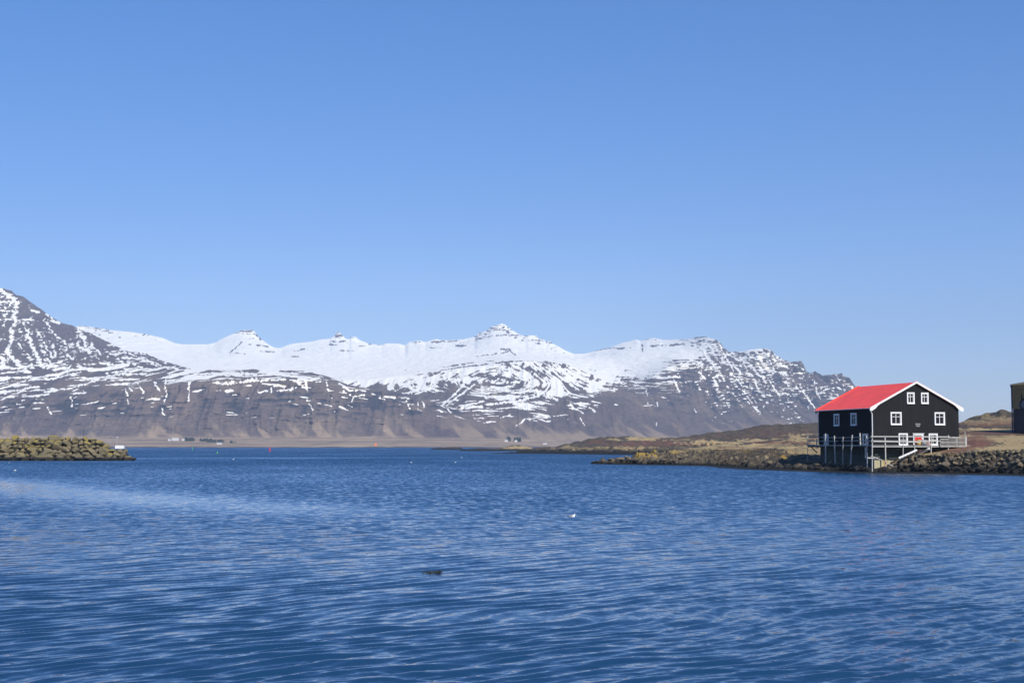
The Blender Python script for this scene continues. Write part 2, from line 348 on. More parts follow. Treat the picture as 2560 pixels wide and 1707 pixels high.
R1 = [([(10,85),(60,140),(120,160),(150,210),(140,300),(130,380),(110,440),(90,520),(95,580),(70,640),(100,700),(160,750),(250,810)],24),([(150,160),(100,200),(70,240)],12),([(0,350),(150,355),(280,350)],8),([(0,270),(130,290)],8),([(0,300),(60,330)],8),([(0,150),(90,160)],12),([(0,200),(80,190)],12),([(180,370),(130,420)],12),([(210,380),(240,480)],10),([(240,460),(260,520),(290,600),(330,680),(360,740),(385,775)],26),([(390,350),(420,390),(440,440),(500,500),(580,560)],12),([(410,300),(450,330),(520,385)],8),([(470,360),(530,385)],15),([(380,560),(430,640),(480,690)],9),([(450,560),(480,630),(500,680)],11),([(180,560),(200,620)],10),([(240,660),(260,690)],9),([(280,740),(290,790)],15),([(20,680),(30,740),(10,790)],20),([(700,450),(740,520),(770,590),(800,640)],20),([(690,540),(700,590)],16),([(820,570),(860,620),(900,660)],10),([(720,600),(800,630)],18),([(600,660),(650,700)],14),([(430,710),(470,750),(420,790)],15),([(280,270),(350,290)],12),([(330,480),(370,520)],12),
 ([(0,870),(150,870),(300,870),(480,850),(560,830),(640,760)],9),([(480,800),(600,780)],16),([(250,890),(420,850),(500,845)],8),([(0,970),(200,900),(450,880),(720,820)],9),([(0,1000),(180,980),(340,940)],8),([(380,1000),(600,970),(760,930),(920,860),(1080,840),(1300,830)],10),([(930,830),(1100,830)],14),([(1180,740),(1280,790),(1380,800)],12),([(1100,690),(1250,700),(1400,770),(1550,800),(1750,800)],8),([(1150,650),(1330,720),(1450,770),(1650,800)],7),([(900,740),(1130,760)],13),([(700,760),(780,790)],18),([(640,1010),(760,1005)],10),([(140,1110),(200,1105)],10),([(980,660),(1120,650)],12),([(1000,640),(1100,620)],7),
 ([(1480,860),(1470,940),(1480,1010),(1465,1110)],9),([(1370,915),(1430,990)],11),([(1690,910),(1685,980),(1695,1070)],8),([(1240,920),(1280,1000)],9),([(1110,960),(1135,1010),(1145,1100)],8),([(1150,965),(1190,995)],9),([(630,1040),(625,1090),(635,1140)],7),([(430,1130),(465,1190)],8),([(1430,1130),(1465,1200)],8),([(1740,840),(1900,830),(2280,840)],9),([(1700,880),(1850,880)],9),([(1940,920),(2060,920)],20),([(2150,910),(2280,890)],15),([(20,1060),(70,1050)],7),([(150,1075),(220,1065)],6),([(260,1030),(400,1025)],8),([(280,980),(470,965)],9)]
R2 = [([(0,655),(180,640),(300,635)],11),([(160,715),(300,690)],17),([(0,720),(90,720)],15),([(330,705),(390,700)],14),([(470,695),(550,690)],17),([(470,750),(550,760)],22),([(480,800),(560,790),(660,775)],14),([(680,720),(720,750)],20),([(750,700),(760,800)],12),([(750,855),(790,920),(815,970)],8),([(310,780),(320,810),(400,800)],8),([(430,770),(440,810)],11),([(940,720),(950,745)],11),([(950,770),(960,790)],14),([(1100,800),(1180,850),(1290,830)],13),([(1190,850),(1170,900)],8),([(1060,730),(1150,790),(1300,800)],9),([(1470,850),(1560,860)],17),([(1420,860),(1480,880)],8),([(1610,855),(1700,865)],8),([(1680,890),(1705,960)],9),([(1780,890),(1785,960)],8),([(1825,900),(1840,940)],8),([(1980,920),(2090,995)],9),([(1970,970),(2010,990)],9),([(380,630),(500,632)],8),([(620,630),(700,625)],7),([(840,715),(910,712)],7)]
M3S2 = [([(1610,830),(1780,800),(1900,740)],17),([(1570,800),(1700,730),(1850,690)],8),([(1280,760),(1340,720)],26),([(2010,920),(2100,850),(2200,740)],13),([(2050,935),(2150,850),(2300,740)],12),([(2190,945),(2340,905)],12),([(1740,830),(1850,800),(1960,720)],9),([(1100,690),(1500,670),(1900,620)],8)]
M3S3 = [([(380,980),(600,955),(760,935),(960,915)],8),([(200,945),(340,910),(400,890)],13),([(420,930),(560,910),(700,890),(900,850)],17),([(560,860),(720,850),(860,840)],9),([(750,810),(880,790),(960,830)],20),([(900,830),(1000,860),(1080,880)],15),([(1200,920),(1260,970),(1310,1000)],9),([(1370,945),(1420,985)],7),([(560,1035),(640,1015)],9),([(840,1055),(990,1035)],8),([(1040,1030),(1170,1015)],7),([(740,1090),(790,1050),(830,1065)],11),([(430,1090),(510,1075)],7),([(620,1170),(700,1120),(760,1080)],6),([(540,1180),(620,1210)],8),([(830,1215),(950,1200),(1050,1185),(1110,1165)],12),([(1290,1050),(1330,1115)],7),([(390,1070),(410,1085)],8),([(960,1075),(1010,1070)],8),([(870,640),(960,720),(1120,750)],8),([(1000,560),(1080,650),(1200,720)],10),([(1160,590),(1250,640),(1330,665)],8),([(1180,660),(1300,760),(1400,800),(1600,800)],9),([(1370,700),(1480,770),(1620,780)],11),([(1320,770),(1480,800)],14),([(640,600),(760,690),(900,740)],16),([(720,570),(850,700)],10),([(150,690),(330,680)],22),([(470,640),(700,620)],12)]
M3D3 = [([(0,610),(250,575),(500,540),(700,525),(900,530),(1080,545),(1150,580),(1250,640),(1400,690)],6),([(0,585),(300,540),(500,520)],4),([(520,290),(600,285),(720,290)],9),([(430,245),(600,240)],7),([(460,225),(640,215)],7),([(490,200),(600,195)],6),([(560,415),(640,420),(690,470)],7),([(330,480),(560,450),(640,425)],5),([(1860,380),(1860,430)],15),([(1930,390),(2080,380),(2240,370)],8),([(150,390),(240,380)],10),([(190,360),(240,350)],7),([(70,345),(160,340)],6),([(330,320),(400,315)],8),([(840,330),(920,335)],7),([(850,355),(920,360)],7),([(980,350),(1040,360)],9),([(1410,430),(1560,405),(1750,405)],5),([(560,640),(470,690)],40),([(420,780),(560,690)],10)]
M3D2 = [([(150,250),(270,255)],8),([(160,270),(280,275)],7),([(300,290),(340,325)],14),([(230,310),(270,312)],14),([(50,450),(110,400),(160,350)],10),([(60,455),(190,455)],6),([(290,380),(400,390)],9),([(340,430),(460,440)],6),([(230,370),(260,372)],9),([(980,345),(1120,342)],8),([(970,372),(1040,375)],9),([(1030,300),(1090,285)],14),([(1040,270),(1055,260)],8),([(1160,310),(1220,310)],9),([(1200,385),(1310,382)],6),([(1070,430),(1110,432)],5),([(1130,428),(1190,430)],5),([(620,480),(700,485)],7),([(650,435),(740,415)],7),([(1700,355),(1800,350)],7),([(1910,345),(2030,345)],9),([(1870,400),(2030,405)],6),([(2130,385),(2220,380)],10),([(1330,372),(1460,378)],5)]
M3S4 = [([(720,200),(770,300),(830,400),(850,460)],10),([(800,310),(900,370),(1000,400),(1060,470),(1110,520)],11),([(880,430),(940,500)],20),([(860,510),(910,560),(940,610)],9),([(960,660),(1020,750)],8),([(1000,765),(1110,850)],6),([(1200,570),(1250,640),(1285,690)],11),([(1465,590),(1510,680),(1560,750),(1605,800)],11),([(1050,540),(1090,640)],8),([(430,380),(440,430)],8),([(430,400),(580,400),(570,440)],7),([(270,520),(360,520)],18),([(310,550),(370,670)],11),([(540,480),(600,540)],14),([(1250,400),(1350,430)],15),([(950,340),(1150,340)],15),([(1600,550),(1630,680)],6),([(1130,770),(1140,810)],6),([(500,820),(515,850)],8),([(60,660),(75,700)],13),([(70,760),(75,790)],7),([(155,750),(165,790)],8),([(1380,390),(1370,420)],8),([(1420,490),(1540,485)],7),([(1330,560),(1360,600)],12),([(150,930),(163,1020)],4)]
M3D4 = [([(700,180),(780,260),(815,285)],13),([(100,240),(250,235),(400,220)],8),([(470,210),(620,200)],7),([(1390,390),(1500,385),(1520,470)],26),([(430,168),(620,158)],4),([(1050,285),(1230,300)],5)]

def mountain(name, xs, rows, subs, cols, kind_):
    kz, YY, rc = sheet_rows(xs, rows, cols, subs)
    pxx = np.ones(kz.shape) * cols[None, :]; pyy = py_of(kz)
    X = kx_of(pxx, pyy) * YY; Z = CH + kz * YY
    j = (fbm(pxx / 5, pyy / 4, 5, 3) - .5) * 2.2
    band = fbm(X / 55 + Z / 260, Z / 8.5 + .8 * fbm(X / 400, Z / 60, 3, 2), 11, 3) - .5       # lava layers
    gul = fbm(X / 18 + fbm(X / 160, Z / 120, 8, 2) * 2.6, Z / 120 + X / 900, 23, 3) - .5        # run-outs down the slope
    blob = fbm(X / 42, Z / 20, 31, 4, .6) - .5
    bandl = fbm(X / 120 + Z / 160, Z / 8 + .9 * fbm(X / 300, Z / 60, 4, 2), 12, 3) - .5
    bl = np.interp(cols, [-1200, 0, 150, 300, 450, 560, 700, 800, 900, 1000, 1100, 1200, 3400], [1005, 1008, 995, 977, 957, 950, 946, 952, 972, 992, 1018, 1058, 1058])[None, :]
    cur = (fbm(pxx / 90, pyy / 30, 55, 2) - .5) * 16
    st1 = fbm(pxx / 48, (pyy - bl + cur) / 3.0, 57, 3) - .5
    u_ = np.arange(-1300, 3500, 2.0); sl = np.interp(u_, [-1200, 800, 900, 1050, 1130, 1200, 1238, 1262, 1330, 1400, 1480, 1600, 1750, 3400], [0, -.12, -.2, -.34, -.42, -.36, -.1, .25, .8, .8, .4, .08, -.1, 0])
    SI = np.interp(cols, u_, np.cumsum(sl) * 2.0)[None, :]
    dec = .25 + .75 * sstep(1000, 950, pyy)
    st3 = fbm(pxx / 34, (pyy - (SI - SI.mean()) * dec + cur * .22) / 2.9, 59, 4, .55) - .5
    cl3 = fbm((pxx + (pyy - 900) * .5 * np.sign(pxx - 1240)) / 5.5, pyy / 26, 60, 3) - .5
    gl1 = fbm((pxx - (pyy - 800) * .42 * sstep(20, 90, pxx)) / 6.5, pyy / 46, 63, 3) - .5
    gl3 = fbm((pxx - (pyy - 900) * .55) / 6.0, pyy / 34, 65, 3) - .5
    bd = fbm(pxx / 10, pyy / 2.2 + (fbm(pxx / 120, pyy / 60, 66, 2) - .5) * 10 + pxx * .02, 69, 3) - .5
    hi = np.clip((1114 - pyy) / 25, 0, 1)
    top = np.interp(cols, [p[0] for p in (SKY1 if kind_ == 1 else SKY3)], [p[1] for p in (SKY1 if kind_ == 1 else SKY3)])[None, :]
    if kind_ == 1:
        xt = [-700, 0, 60, 150, 250, 350, 450, 550, 700, 800, 900, 1000, 1100, 1250, 1400]
        yt = [720, 750, 800, 850, 900, 930, 955, 980, 1000, 1040]
        T = [[.4,.4,.15]+[.2]*12,[.38,.38,.25,.22]+[.25]*11,[.3,.36,.34,.25]+[.25]*11,[.3,.33,.30,.30,.28]+[.3]*10,[.3,.33,.33,.36,.38,.42]+[.4]*9,
             [.33,.42,.42,.42,.42,.42,.48,.55,.55,.42,.3,.3,.3,.3,.3],[.35,.42,.38,.28,.24,.26,.3,.34,.34,.3,.24,.2,.22,.3,.3],
             [.26,.28,.22,.05,.02,.0,.04,.08,.04,.04,.02,.05,.08,.1,.2],[.14,.14,.08,.02,.0]+[.0]*10,[.04]*15]
        S = table(pxx, pyy, xt, yt, T)
        upper = sstep(930, 890, pyy)
        m = S + 1.75 * st1 * (1 - upper) + upper * (1.25 * bd + 1.0 * gl1 - .12 - .10 * sstep(45, 90, pxx) * sstep(860, 820, pyy)) + .4 * blob
        snow = sstep(.47, .58, m)
        st = np.maximum(strokes(pxx, pyy, R1, 3.564, 0, 700, j, 1.2), strokes(pxx, pyy, R2, 3.675, 560, 760, j))
        snow = np.maximum(snow, st)
        snow *= sstep(1062, 1030, pyy)
        cliff = sstep(965, 1000, pyy + 12 * gul) * sstep(1055, 1030, pyy + 20 * gul)
        foot = np.interp(cols, [-1200, 0, 500, 1000, 1280, 1400], [1085, 1088, 1090, 1090, 1094, 1105])[None, :]
        crestgap = sstep(0, 8, pyy - top)
    else:
        xt = [-700, 900, 1000, 1100, 1200, 1300, 1400, 1500, 1600, 1700, 1800, 1900, 2000, 2100]
        yt = [820, 850, 880, 905, 930, 960, 985, 1005, 1030, 1060, 1085]
        T = [[.8]*14,[1,1,1,.95,.9,.85,.9,1,1,.85,.8,.8,.6,.5],[1.2,1.2,1.2,1.2,1.1,1.1,1.0,1.1,1.15,1.05,.52,.8,.46,.34],
             [1.2,1.2,1.2,1.1,.95,.8,.85,1.1,1.0,.62,.36,.5,.34,.33],[1.2,1.2,1.1,.7,.62,.62,.66,1.0,.8,.38,.34,.36,.36,.32],
             [.6,.6,.55,.45,.52,.52,.5,.66,.52,.33,.30,.32,.32,.34],[.4,.4,.3,.35,.42,.48,.5,.3,.26,.22,.22,.25,.28,.28],
             [.25,.2,.25,.28,.32,.36,.3,.18,.18,.12,.12,.18,.2,.2],[.1,.1,.15,.2,.24,.22,.22,.08,.05,.02,.0,.06,.08,.06],
             [0,0,0,.1,.13,.1,.1,.05,0,0,0,0,0,0],[0]*14]
        T = [[v if v < .95 else .95 + (v - .95) * 2.2 for v in row] for row in T]
        S = table(pxx, pyy, xt, yt, T)
        near = sstep(40, 10, pyy - top)
        steep = sstep(1700, 1800, pxx)
        cent = sstep(893, 912, pyy) * sstep(1650, 1540, pxx)
        pat = fbm(pxx / 45, pyy / 12, 61, 3) - .5
        m = S + (1.15 + .2 * cent) * st3 * (1 - steep) * (1 - .6 * near) + cent * (1.0 * pat + .7 * cl3 * sstep(985, 950, pyy)) + 1.5 * bd * np.clip(near * (1 - cent) + steep, 0, 1) + (.75 * gl3 - .035) * steep + .4 * blob - .12 * near
        snow = sstep(.46, .57, m)
        st = strokes(pxx, pyy, M3S2, 3.675, 560, 760, j)
        st = np.maximum(st, strokes(pxx, pyy, M3S3, 3.675, 1100, 760, j)); st = np.maximum(st, strokes(pxx, pyy, M3S4, 3.675, 1600, 800, j))
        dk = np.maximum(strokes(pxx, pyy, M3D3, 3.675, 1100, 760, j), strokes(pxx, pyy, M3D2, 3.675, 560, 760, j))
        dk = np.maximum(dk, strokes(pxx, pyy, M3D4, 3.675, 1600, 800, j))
        snow = np.maximum(snow * (1 - .92 * dk), st * (1 - .5 * dk))
        snow *= sstep(1075, 1055, pyy)
        cliff = sstep(905, 930, pyy + 30 * gul) * sstep(1050, 1010, pyy + 20 * gul) * sstep(1500, 1750, pxx)
        foot = np.full((1, len(cols)), 1092.0)
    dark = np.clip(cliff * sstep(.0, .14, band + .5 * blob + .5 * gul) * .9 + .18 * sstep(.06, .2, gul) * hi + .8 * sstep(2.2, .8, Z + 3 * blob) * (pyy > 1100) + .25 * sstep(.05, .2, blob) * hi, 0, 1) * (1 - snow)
    lob = fbm(X / 90, Z / 70, 77, 3); gr = fbm((X + Z * 1.1) / 34, Z / 90, 79, 3)
    tan = sstep(-3, 5, pyy - foot) * (.25 + .6 * sstep(.38, .6, fbm(X / 160, YY / 50, 83, 4)) * (.5 + .5 * sstep(.35, .6, fbm(X / 50, YY / 25, 85, 3))))
    tan = np.maximum(tan, sstep(-50, -2, pyy - foot) * sstep(.54, .74, gr + .10 * sstep(-25, 0, pyy - foot)) * .42)
    tan = np.clip(tan + .12 * sstep(.55, .7, lob) * sstep(880, 960, pyy), 0, 1)
    scale = YY / 5500
    amp = sstep(1100, 1060, pyy) * sstep(0, 10, pyy - top)
    calmsn = 1 - .85 * sstep(.75, 1.0, S)
    Y2 = YY + amp * calmsn * scale * (gul * 45 + band * 30 + blob * 45)
    Z2 = Z + amp * scale * (band * 6 + blob * 8) + sstep(1104, 1090, pyy) * 0
    Z2 = Z2 + (fbm(X / 14, Z / 9, 91, 2) - .5) * scale * 5 * sstep(.2, -.05, snow - .5) * sstep(1090, 1060, pyy)
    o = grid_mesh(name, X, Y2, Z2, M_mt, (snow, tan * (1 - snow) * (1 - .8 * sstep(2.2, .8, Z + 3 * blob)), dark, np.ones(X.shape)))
    tag(o, kind='structure'); return o
def interp_list(L, xs): return np.interp(xs, [p[0] for p in L], [p[1] for p in L])
cols = np.concatenate([np.arange(-900, -100, 12.0), np.arange(-100, 2560, 1.5), np.arange(2560, 3300, 15)])
xs = sorted(set([p[0] for p in SKY1] + [150, 300, 450, 700, 800, 900, 1000, 1100, 1200]))
brow = np.interp(xs, [-1200, 0, 150, 300, 450, 560, 700, 800, 900, 1000, 1100, 1200, 1277, 1372, 3400], [1005, 1008, 995, 977, 957, 950, 946, 952, 972, 992, 1018, 1058, 1095, 1110, 1112.3])
sk = interp_list(SKY1, xs); brow = np.maximum(brow, sk + .8)
sy = np.interp(xs, [-1200, 0, 150, 300, 450, 560], [915, 905, 905, 905, 930, 936]); sy = np.clip(sy, sk + .5, brow - .3)
Ysky = np.interp(xs, [-1200, 0, 300, 500, 800, 1200, 1300], [6300, 6300, 6000, 5400, 5100, 4760, 4720])
rows = [[(Kz(-2, 2900), 2900)] * len(xs), [(Kz(.4, 3050), 3050)] * len(xs), [(float(kz_of(1110.5 - min(3, max(0, (1300 - x) / 100)))), 3700) for x in xs],
        [(float(kz_of(min(max(1094, b + .3), 1110))), 4330) for b in brow], [(float(kz_of(b)), 4620) for b in brow],
        [(float(kz_of(a)), 4700 + (y - 4700) * .35 if y > 4700 else 4630) for a, y in zip(sy, Ysky)],
        [(float(kz_of(a)), y) for a, y in zip(sk, Ysky)], [(Kz(-5, y + 900), y + 900) for y in Ysky]]
mountain('foreland_mountain', xs, rows, [3, 14, 26, 90, 55, 120, 6], cols, 1)
xs = sorted(set([p[0] for p in SKY3] + list(range(-1200, 3400, 10))))
sk = interp_list(SKY3, xs)
Yc = np.interp(xs, [-1200, 1500, 1700, 1820, 2150, 2400], [9300, 9300, 8400, 6900, 6500, 6300])
b1 = np.interp(xs, [-1200, 900, 1100, 1300, 1500, 1700, 2400], [1040, 1040, 1015, 1010, 1000, 1010, 1020])
b2 = np.interp(xs, [-1200, 900, 1000, 1200, 1300, 1400, 1450, 1500, 1570, 1700, 1800, 1900, 2000, 2100], [960, 950, 940, 916, 904, 905, 925, 945, 975, 900, 925, 935, 955, 970])
b2 = np.maximum(b2, sk + 2); b1 = np.maximum(b1, b2 + 2)
b3 = np.maximum(np.minimum(b2 - .8, np.interp(xs, [-1200, 1000, 1300, 1500, 1700, 1800, 2100], [905, 900, 884, 900, 884, 900, 960])), sk + 1)
Yb1 = np.interp(xs, [-1200, 1000, 1500, 1800, 2400], [4900, 4900, 5000, 5800, 5900]); Yb2 = np.interp(xs, [-1200, 1000, 1400, 1500, 1600, 1800, 2400], [5700, 5700, 5700, 5900, 6000, 6300, 6150])
def gauss(a, sig):
    a = np.asarray(a, float); u = np.arange(-1200, 3400, 2.0); v = np.interp(u, xs, a); k = np.exp(-.5 * (np.arange(-3 * sig, 3 * sig + 2, 2.0) / sig) ** 2); k /= k.sum()
    n_ = len(k) // 2; return np.interp(xs, u, np.convolve(np.pad(v, n_, mode='edge'), k, 'valid')[:len(u)])
sks = gauss(sk, 26); ctop = np.maximum(sks, sk) + 7; b3 = np.maximum(gauss(b3, 30), ctop + 4); b2 = np.maximum(gauss(b2, 26), b3 + 3); b1 = np.maximum(gauss(b1, 30), b2 + 3)
Yc = gauss(Yc, 60); Yb1 = gauss(Yb1, 60); Yb2 = gauss(Yb2, 60)
fz = np.minimum(1112, np.maximum(1102, sk + 4))
rows = [[(Kz(8, 4150), 4150)] * len(xs), [(float(kz_of(a)), 4500 if x < 1700 else 5000) for x, a in zip(xs, np.maximum(fz, b1 + 1))],
        [(float(kz_of(a)), y) for a, y in zip(b1, Yb1)], [(float(kz_of(a)), y) for a, y in zip(b2, Yb2)],
        [(float(kz_of(a)), y2 + (yc - y2) * .55) for a, y2, yc in zip(b3, Yb2, Yc)], [(float(kz_of(a)), y - 110) for a, y in zip(ctop, Yc)], [(float(kz_of(a)), y) for a, y in zip(sk, Yc)],
        [(Kz(0, y + 1200), y + 1200) for y in Yc]]
mountain('snowy_mountain', xs, rows, [3, 80, 110, 50, 65, 14, 5], cols, 3)

# ------------------------------------------------------------------ land on the right, with the shore
def ell(px, py, L, j):
    out = np.zeros(px.shape)
    jf = (fbm(px / 7, py / 2.0, 555, 3) - .5) * 1.1
    for cx, cy, rx, ry, a in L: out = np.maximum(out, a * sstep(1.12, .88, np.sqrt(((px - cx) / rx) ** 2 + ((py - cy) / ry) ** 2) + j + jf))
    return out
GA = [  # px, waterline y, tidal inner y, (bank top y, Y), (y, Y), (y, Y), (y, Y), (crest y, Y)
 (1462, None), (1479, 1159, 1158.8, (1157.5, 299), None), (1500, 1160, 1158, (1152, 294), None), (1530, 1160.5, 1159, (1150, 293), None),
 (1560, 1161, 1159, (1143, 292), None), (1585, 1161.5, 1159, (1135, 292), None), (1610, 1162, 1160, (1132.5, 291), None), (1650, 1162.5, 1160, (1137, 288), (1136, 300), (1135, 320), (1134, 340), (1133, 350)),
 (1700, 1163.5, 1161, (1138, 285), (1131, 310), (1128, 350), (1127, 400), (1125, 480)), (1766, 1165, 1162, (1140, 280), (1129, 315), (1124, 350), (1121, 420), (1118, 520)),
 (1800, 1171.5, 1163, (1141, 270), (1127, 310), (1120, 350), (1116, 420), (1112, 500)), (1860, 1174, 1168, (1143, 258), (1126, 305), (1117, 340), (1112, 400), (1108, 480)),
 (1950, 1176.5, 1173, (1146, 238), (1124, 285), (1112, 330), (1105, 380), (1098, 450)), (2010, 1178.5, 1175, (1148, 226), (1126, 262), (1108, 310), (1098, 360), (1090, 430)), (2046, 1179.5, 1175.5, (1150, 220), (1132, 245), (1105, 300), (1095, 350), (1085, 420)),
 (2100, 1181, 1176, (1161, 211), (1138, 238), (1103, 285), (1092, 340), (1083, 400)), (2150, 1182, 1177, (1171, 204), (1150, 222), (1108, 275), (1095, 320), (1078, 380)),
 (2184, 1183, 1178, (1174, 202), (1153, 219), (1110, 270), (1095, 310), (1076, 360)), (2215, 1183.5, 1177, (1169, 201.5), (1140, 216), (1103, 262), (1090, 300), (1072, 350)),
 (2244, 1184, 1177, (1147, 203), (1136, 212), (1100, 255), (1087, 290), (1068, 330)), (2277, 1184.5, 1177, (1139, 202), (1134, 207), (1100, 250), (1085, 280), (1066, 325)),
 (2327, 1185, 1179, (1137, 200), (1131, 205), (1105, 235), (1083, 270), (1062, 320)), (2373, 1185.5, 1180, (1134, 197), (1121, 205), (1098, 228), (1080, 265), (1057, 310)),
 (2400, 1186, 1180, (1132, 196), (1116, 206), (1092, 231), (1076, 258), (1054, 300)), (2440, 1186.5, 1181, (1127, 194), (1101, 212), (1086, 240), (1074, 256), (1042.5, 295)),
 (2500, 1188, 1182, (1126.5, 192), (1099, 214), (1085, 239), (1073, 256), (1029, 285)), (2560, 1190, 1184, (1128, 188), (1097, 215), (1085, 239), (1072, 256), (1025, 285)),
 (2800, 1195, 1188, (1130, 182), (1095, 212), (1084, 239), (1070, 256), (1018, 285)), (3300, 1200, 1190, (1130, 180), (1095, 212), (1084, 239), (1070, 256), (1018, 285))]
def rowsA():
    out = [[] for _ in range(9)]; xs = []
    for g in GA:
        xs.append(g[0])
        if g[1] is None:
            for i in range(9): out[i].append((Kz(-1.2, 290 + 6 * i), 290 + 6 * i))
            continue
        yw, yt = g[1], g[2]; Yw = CH * F / (yw - HZ); zt = .12 + .0; Yt = (CH - zt) * F / (yt - HZ)
        Yt = min(max(Yt, Yw + .6), g[3][1] - 1)
        r = [(Kz(-1.3, Yw - 5), Yw - 5), (Kz(-.03, Yw), Yw), (Kz(zt, Yt), Yt)]
        last = None
        for k in range(3, 8):
            v = g[k] if k < len(g) else None
            if v is None:
                last = (last[0], last[1] + 7) if last else None
                Y = g[3][1] + 9 * (k - 3); r.append((Kz(-1.3, Y), Y))
            else: r.append((float(kz_of(v[0])), v[1]))
        Y = r[-1][1] + (150 if len(g) > 5 else 12); r.append((Kz(-1.5 if len(g) < 6 else -1.0, Y), Y))
        for i in range(9): out[i].append(r[i])
    return xs, out
XA, RA = rowsA()
def land_pt(px, rc):
    i = min(int(rc), 7); t = rc - i; kz = [np.interp(px, XA, [k[0] for k in RA[q]]) for q in (i, i + 1)]; Y = [np.interp(px, XA, [k[1] for k in RA[q]]) for q in (i, i + 1)]
    K = kz[0] * (1 - t) + kz[1] * t; YY = Y[0] * (1 - t) + Y[1] * t
    return Vector((float(kx_of(px, py_of(K))) * YY, float(YY), float(CH + K * YY)))
def build_landA():
    cols = np.concatenate([np.arange(1455, 2600, 1.25), np.arange(2600, 3300, 6)])
    kz, YY, rc = sheet_rows(XA, RA, cols, [3, 10, 110, 70, 55, 35, 50, 4])
    pxx = np.ones(kz.shape) * cols; pyy = py_of(kz); X = kx_of(pxx, pyy) * YY; Z = CH + kz * YY
    bank = sstep(1.9, 2.3, rc) * sstep(4.6, 3.2, rc) * sstep(2330, 2180, pxx) + sstep(1.9, 2.2, rc) * sstep(3.15, 3.0, rc) * .5
    bank = np.clip(bank, 0, 1) * (1 - sstep(2165, 2185, pxx) * sstep(2300, 2240, pxx) * .6)
    hid = sstep(2040, 2060, pxx) * sstep(2420, 2380, pxx) * sstep(2.98, 3.1, rc)          # level ground under the building
    r1 = fbm(X / 3.2, YY / 3.2, 101, 4, .55, ridged=True); r2 = fbm(X / 9, YY / 9, 103, 4); r3 = fbm(X / .9, YY / .9, 107, 3)
    amp = bank * (1 - hid) * sstep(1460, 1500, pxx)
    dz = amp * ((r1 - .6) * 3.3 + (r2 - .5) * 2.2 + (r3 - .5) * 1.4) * np.interp(pxx, [1480, 1600, 1750, 1940, 2000, 2050, 2200], [.4, 1, .8, .7, .35, .22, .3])
    heath = sstep(3.6, 4.8, rc) * (1 - hid)
    dz += heath * ((fbm(X / 7, YY / 10, 113, 4) - .5) * 1.2 + (fbm(X / 1.5, YY / 2.5, 127, 3) - .5) * .5) * np.where(pxx > 2400, sstep(5.8, 6.3, rc) * .5 + .12, 1)
    crest = sstep(6.6, 7.0, rc) * sstep(2405, 2440, pxx); dz += crest * (fbm(X / 2.6, YY / 9, 131, 3) - .5) * 1.6
    Z2 = Z + dz * sstep(2.0, 2.25, rc)
    Z2 = np.where((rc > 2) & (rc < 7) & (Z > .1), np.maximum(Z2, .08), Z2)
    j = (fbm(X / 7, YY / 18, 137, 4) - .5) * 1.3; j2 = (fbm(X / 3, YY / 6, 139, 4) - .5) * 1.4
    grass = ell(pxx, pyy, [(1900, 1117, 170, 9, 1), (2020, 1103, 60, 13, 1), (1800, 1124, 90, 4, .8), (1700, 1131, 60, 3, .7), (2010, 1128, 60, 10, .75), (2350, 1133, 110, 5, 1), (2480, 1122, 130, 8, .9),
          (2560, 1115, 90, 10, .8), (2500, 1074, 190, 4, 1), (2520, 1094, 130, 7, .85), (2440, 1056, 60, 6, .65), (2480, 1044, 40, 6, .6), (2520, 1052, 40, 9, .55), (2200, 1085, 160, 20, .8), (2420, 1090, 20, 6, .7), (2900, 1105, 400, 20, .8)], j)
    red = ell(pxx, pyy, [(1960, 1108, 90, 4, .8), (1850, 1120, 60, 3, .6), (2060, 1100, 40, 4, .8), (2400, 1122, 50, 12, 1), (2440, 1106, 38, 17, 1), (2380, 1130, 45, 6, .8), (2480, 1082, 110, 5, .55), (2510, 1056, 60, 8, .5), (2450, 1060, 60, 6, .5), (2300, 1100, 60, 20, .7)], j * .6)
    grass *= (1 - .6 * sstep(.02, .3, j2)); grass = grass * (1 - bank * .8 * (rc < 3))
    lich = ell(pxx, pyy, [(1612, 1139, 26, 9, 1), (1634, 1136, 8, 5, 1), (1960, 1152, 10, 3, .9), (1672, 1131, 8, 4, .7), (1690, 1133, 8, 3, .6)], j2 * .8)
    lich = np.maximum(lich, .35 * sstep(.15, .35, j2) * bank * sstep(1.5, 2.5, Z2))
    wet = sstep(.62, .3, Z2 + (r3 - .5) * .5) * sstep(7, 6.5, rc); wet = np.maximum(wet, .0)
    slopeshade = np.zeros(X.shape)
    o = grid_mesh('ground', X, YY, Z2, M_gr, (grass * (1 - wet), red * (1 - grass * .3), lich, wet))
    tag(o, kind='structure')
build_landA()
GB = [(1215, None), (1230, 1133.7, (1132.8, 684), (1132.4, 688), (1132, 692)), (1300, 1133.6, (1131, 692), (1129.5, 705), (1128, 720)), (1357, 1134, (1128, 682), (1125, 705), (1121, 740)),
 (1387, 1134.4, (1127, 675), (1123, 705), (1118.5, 750)), (1443, 1135.2, (1126, 655), (1117, 690), (1104, 760)), (1485, 1136, (1124, 640), (1112, 690), (1095, 770)), (1549, 1136.8, (1123, 620), (1108, 680), (1089, 770)),
 (1600, 1137.5, (1122, 600), (1108, 675), (1091.5, 765)), (1655, 1138, (1121, 595), (1107, 670), (1092.5, 760)), (1740, 1138, (1119, 595), (1106, 660), (1089, 760)), (1825, 1138, (1115, 595), (1100, 660), (1078, 760)),
 (1910, 1138, (1110, 595), (1092, 650), (1065.5, 750)), (1953, 1138, (1108, 590), (1086, 650), (1058.5, 745)), (2046, 1138, (1105, 590), (1082, 640), (1057, 740)), (2200, 1138, (1105, 590), (1084, 640), (1062, 720)), (2330, 1138, (1112, 590), (1100, 640), (1085, 690)), (2450, None)]
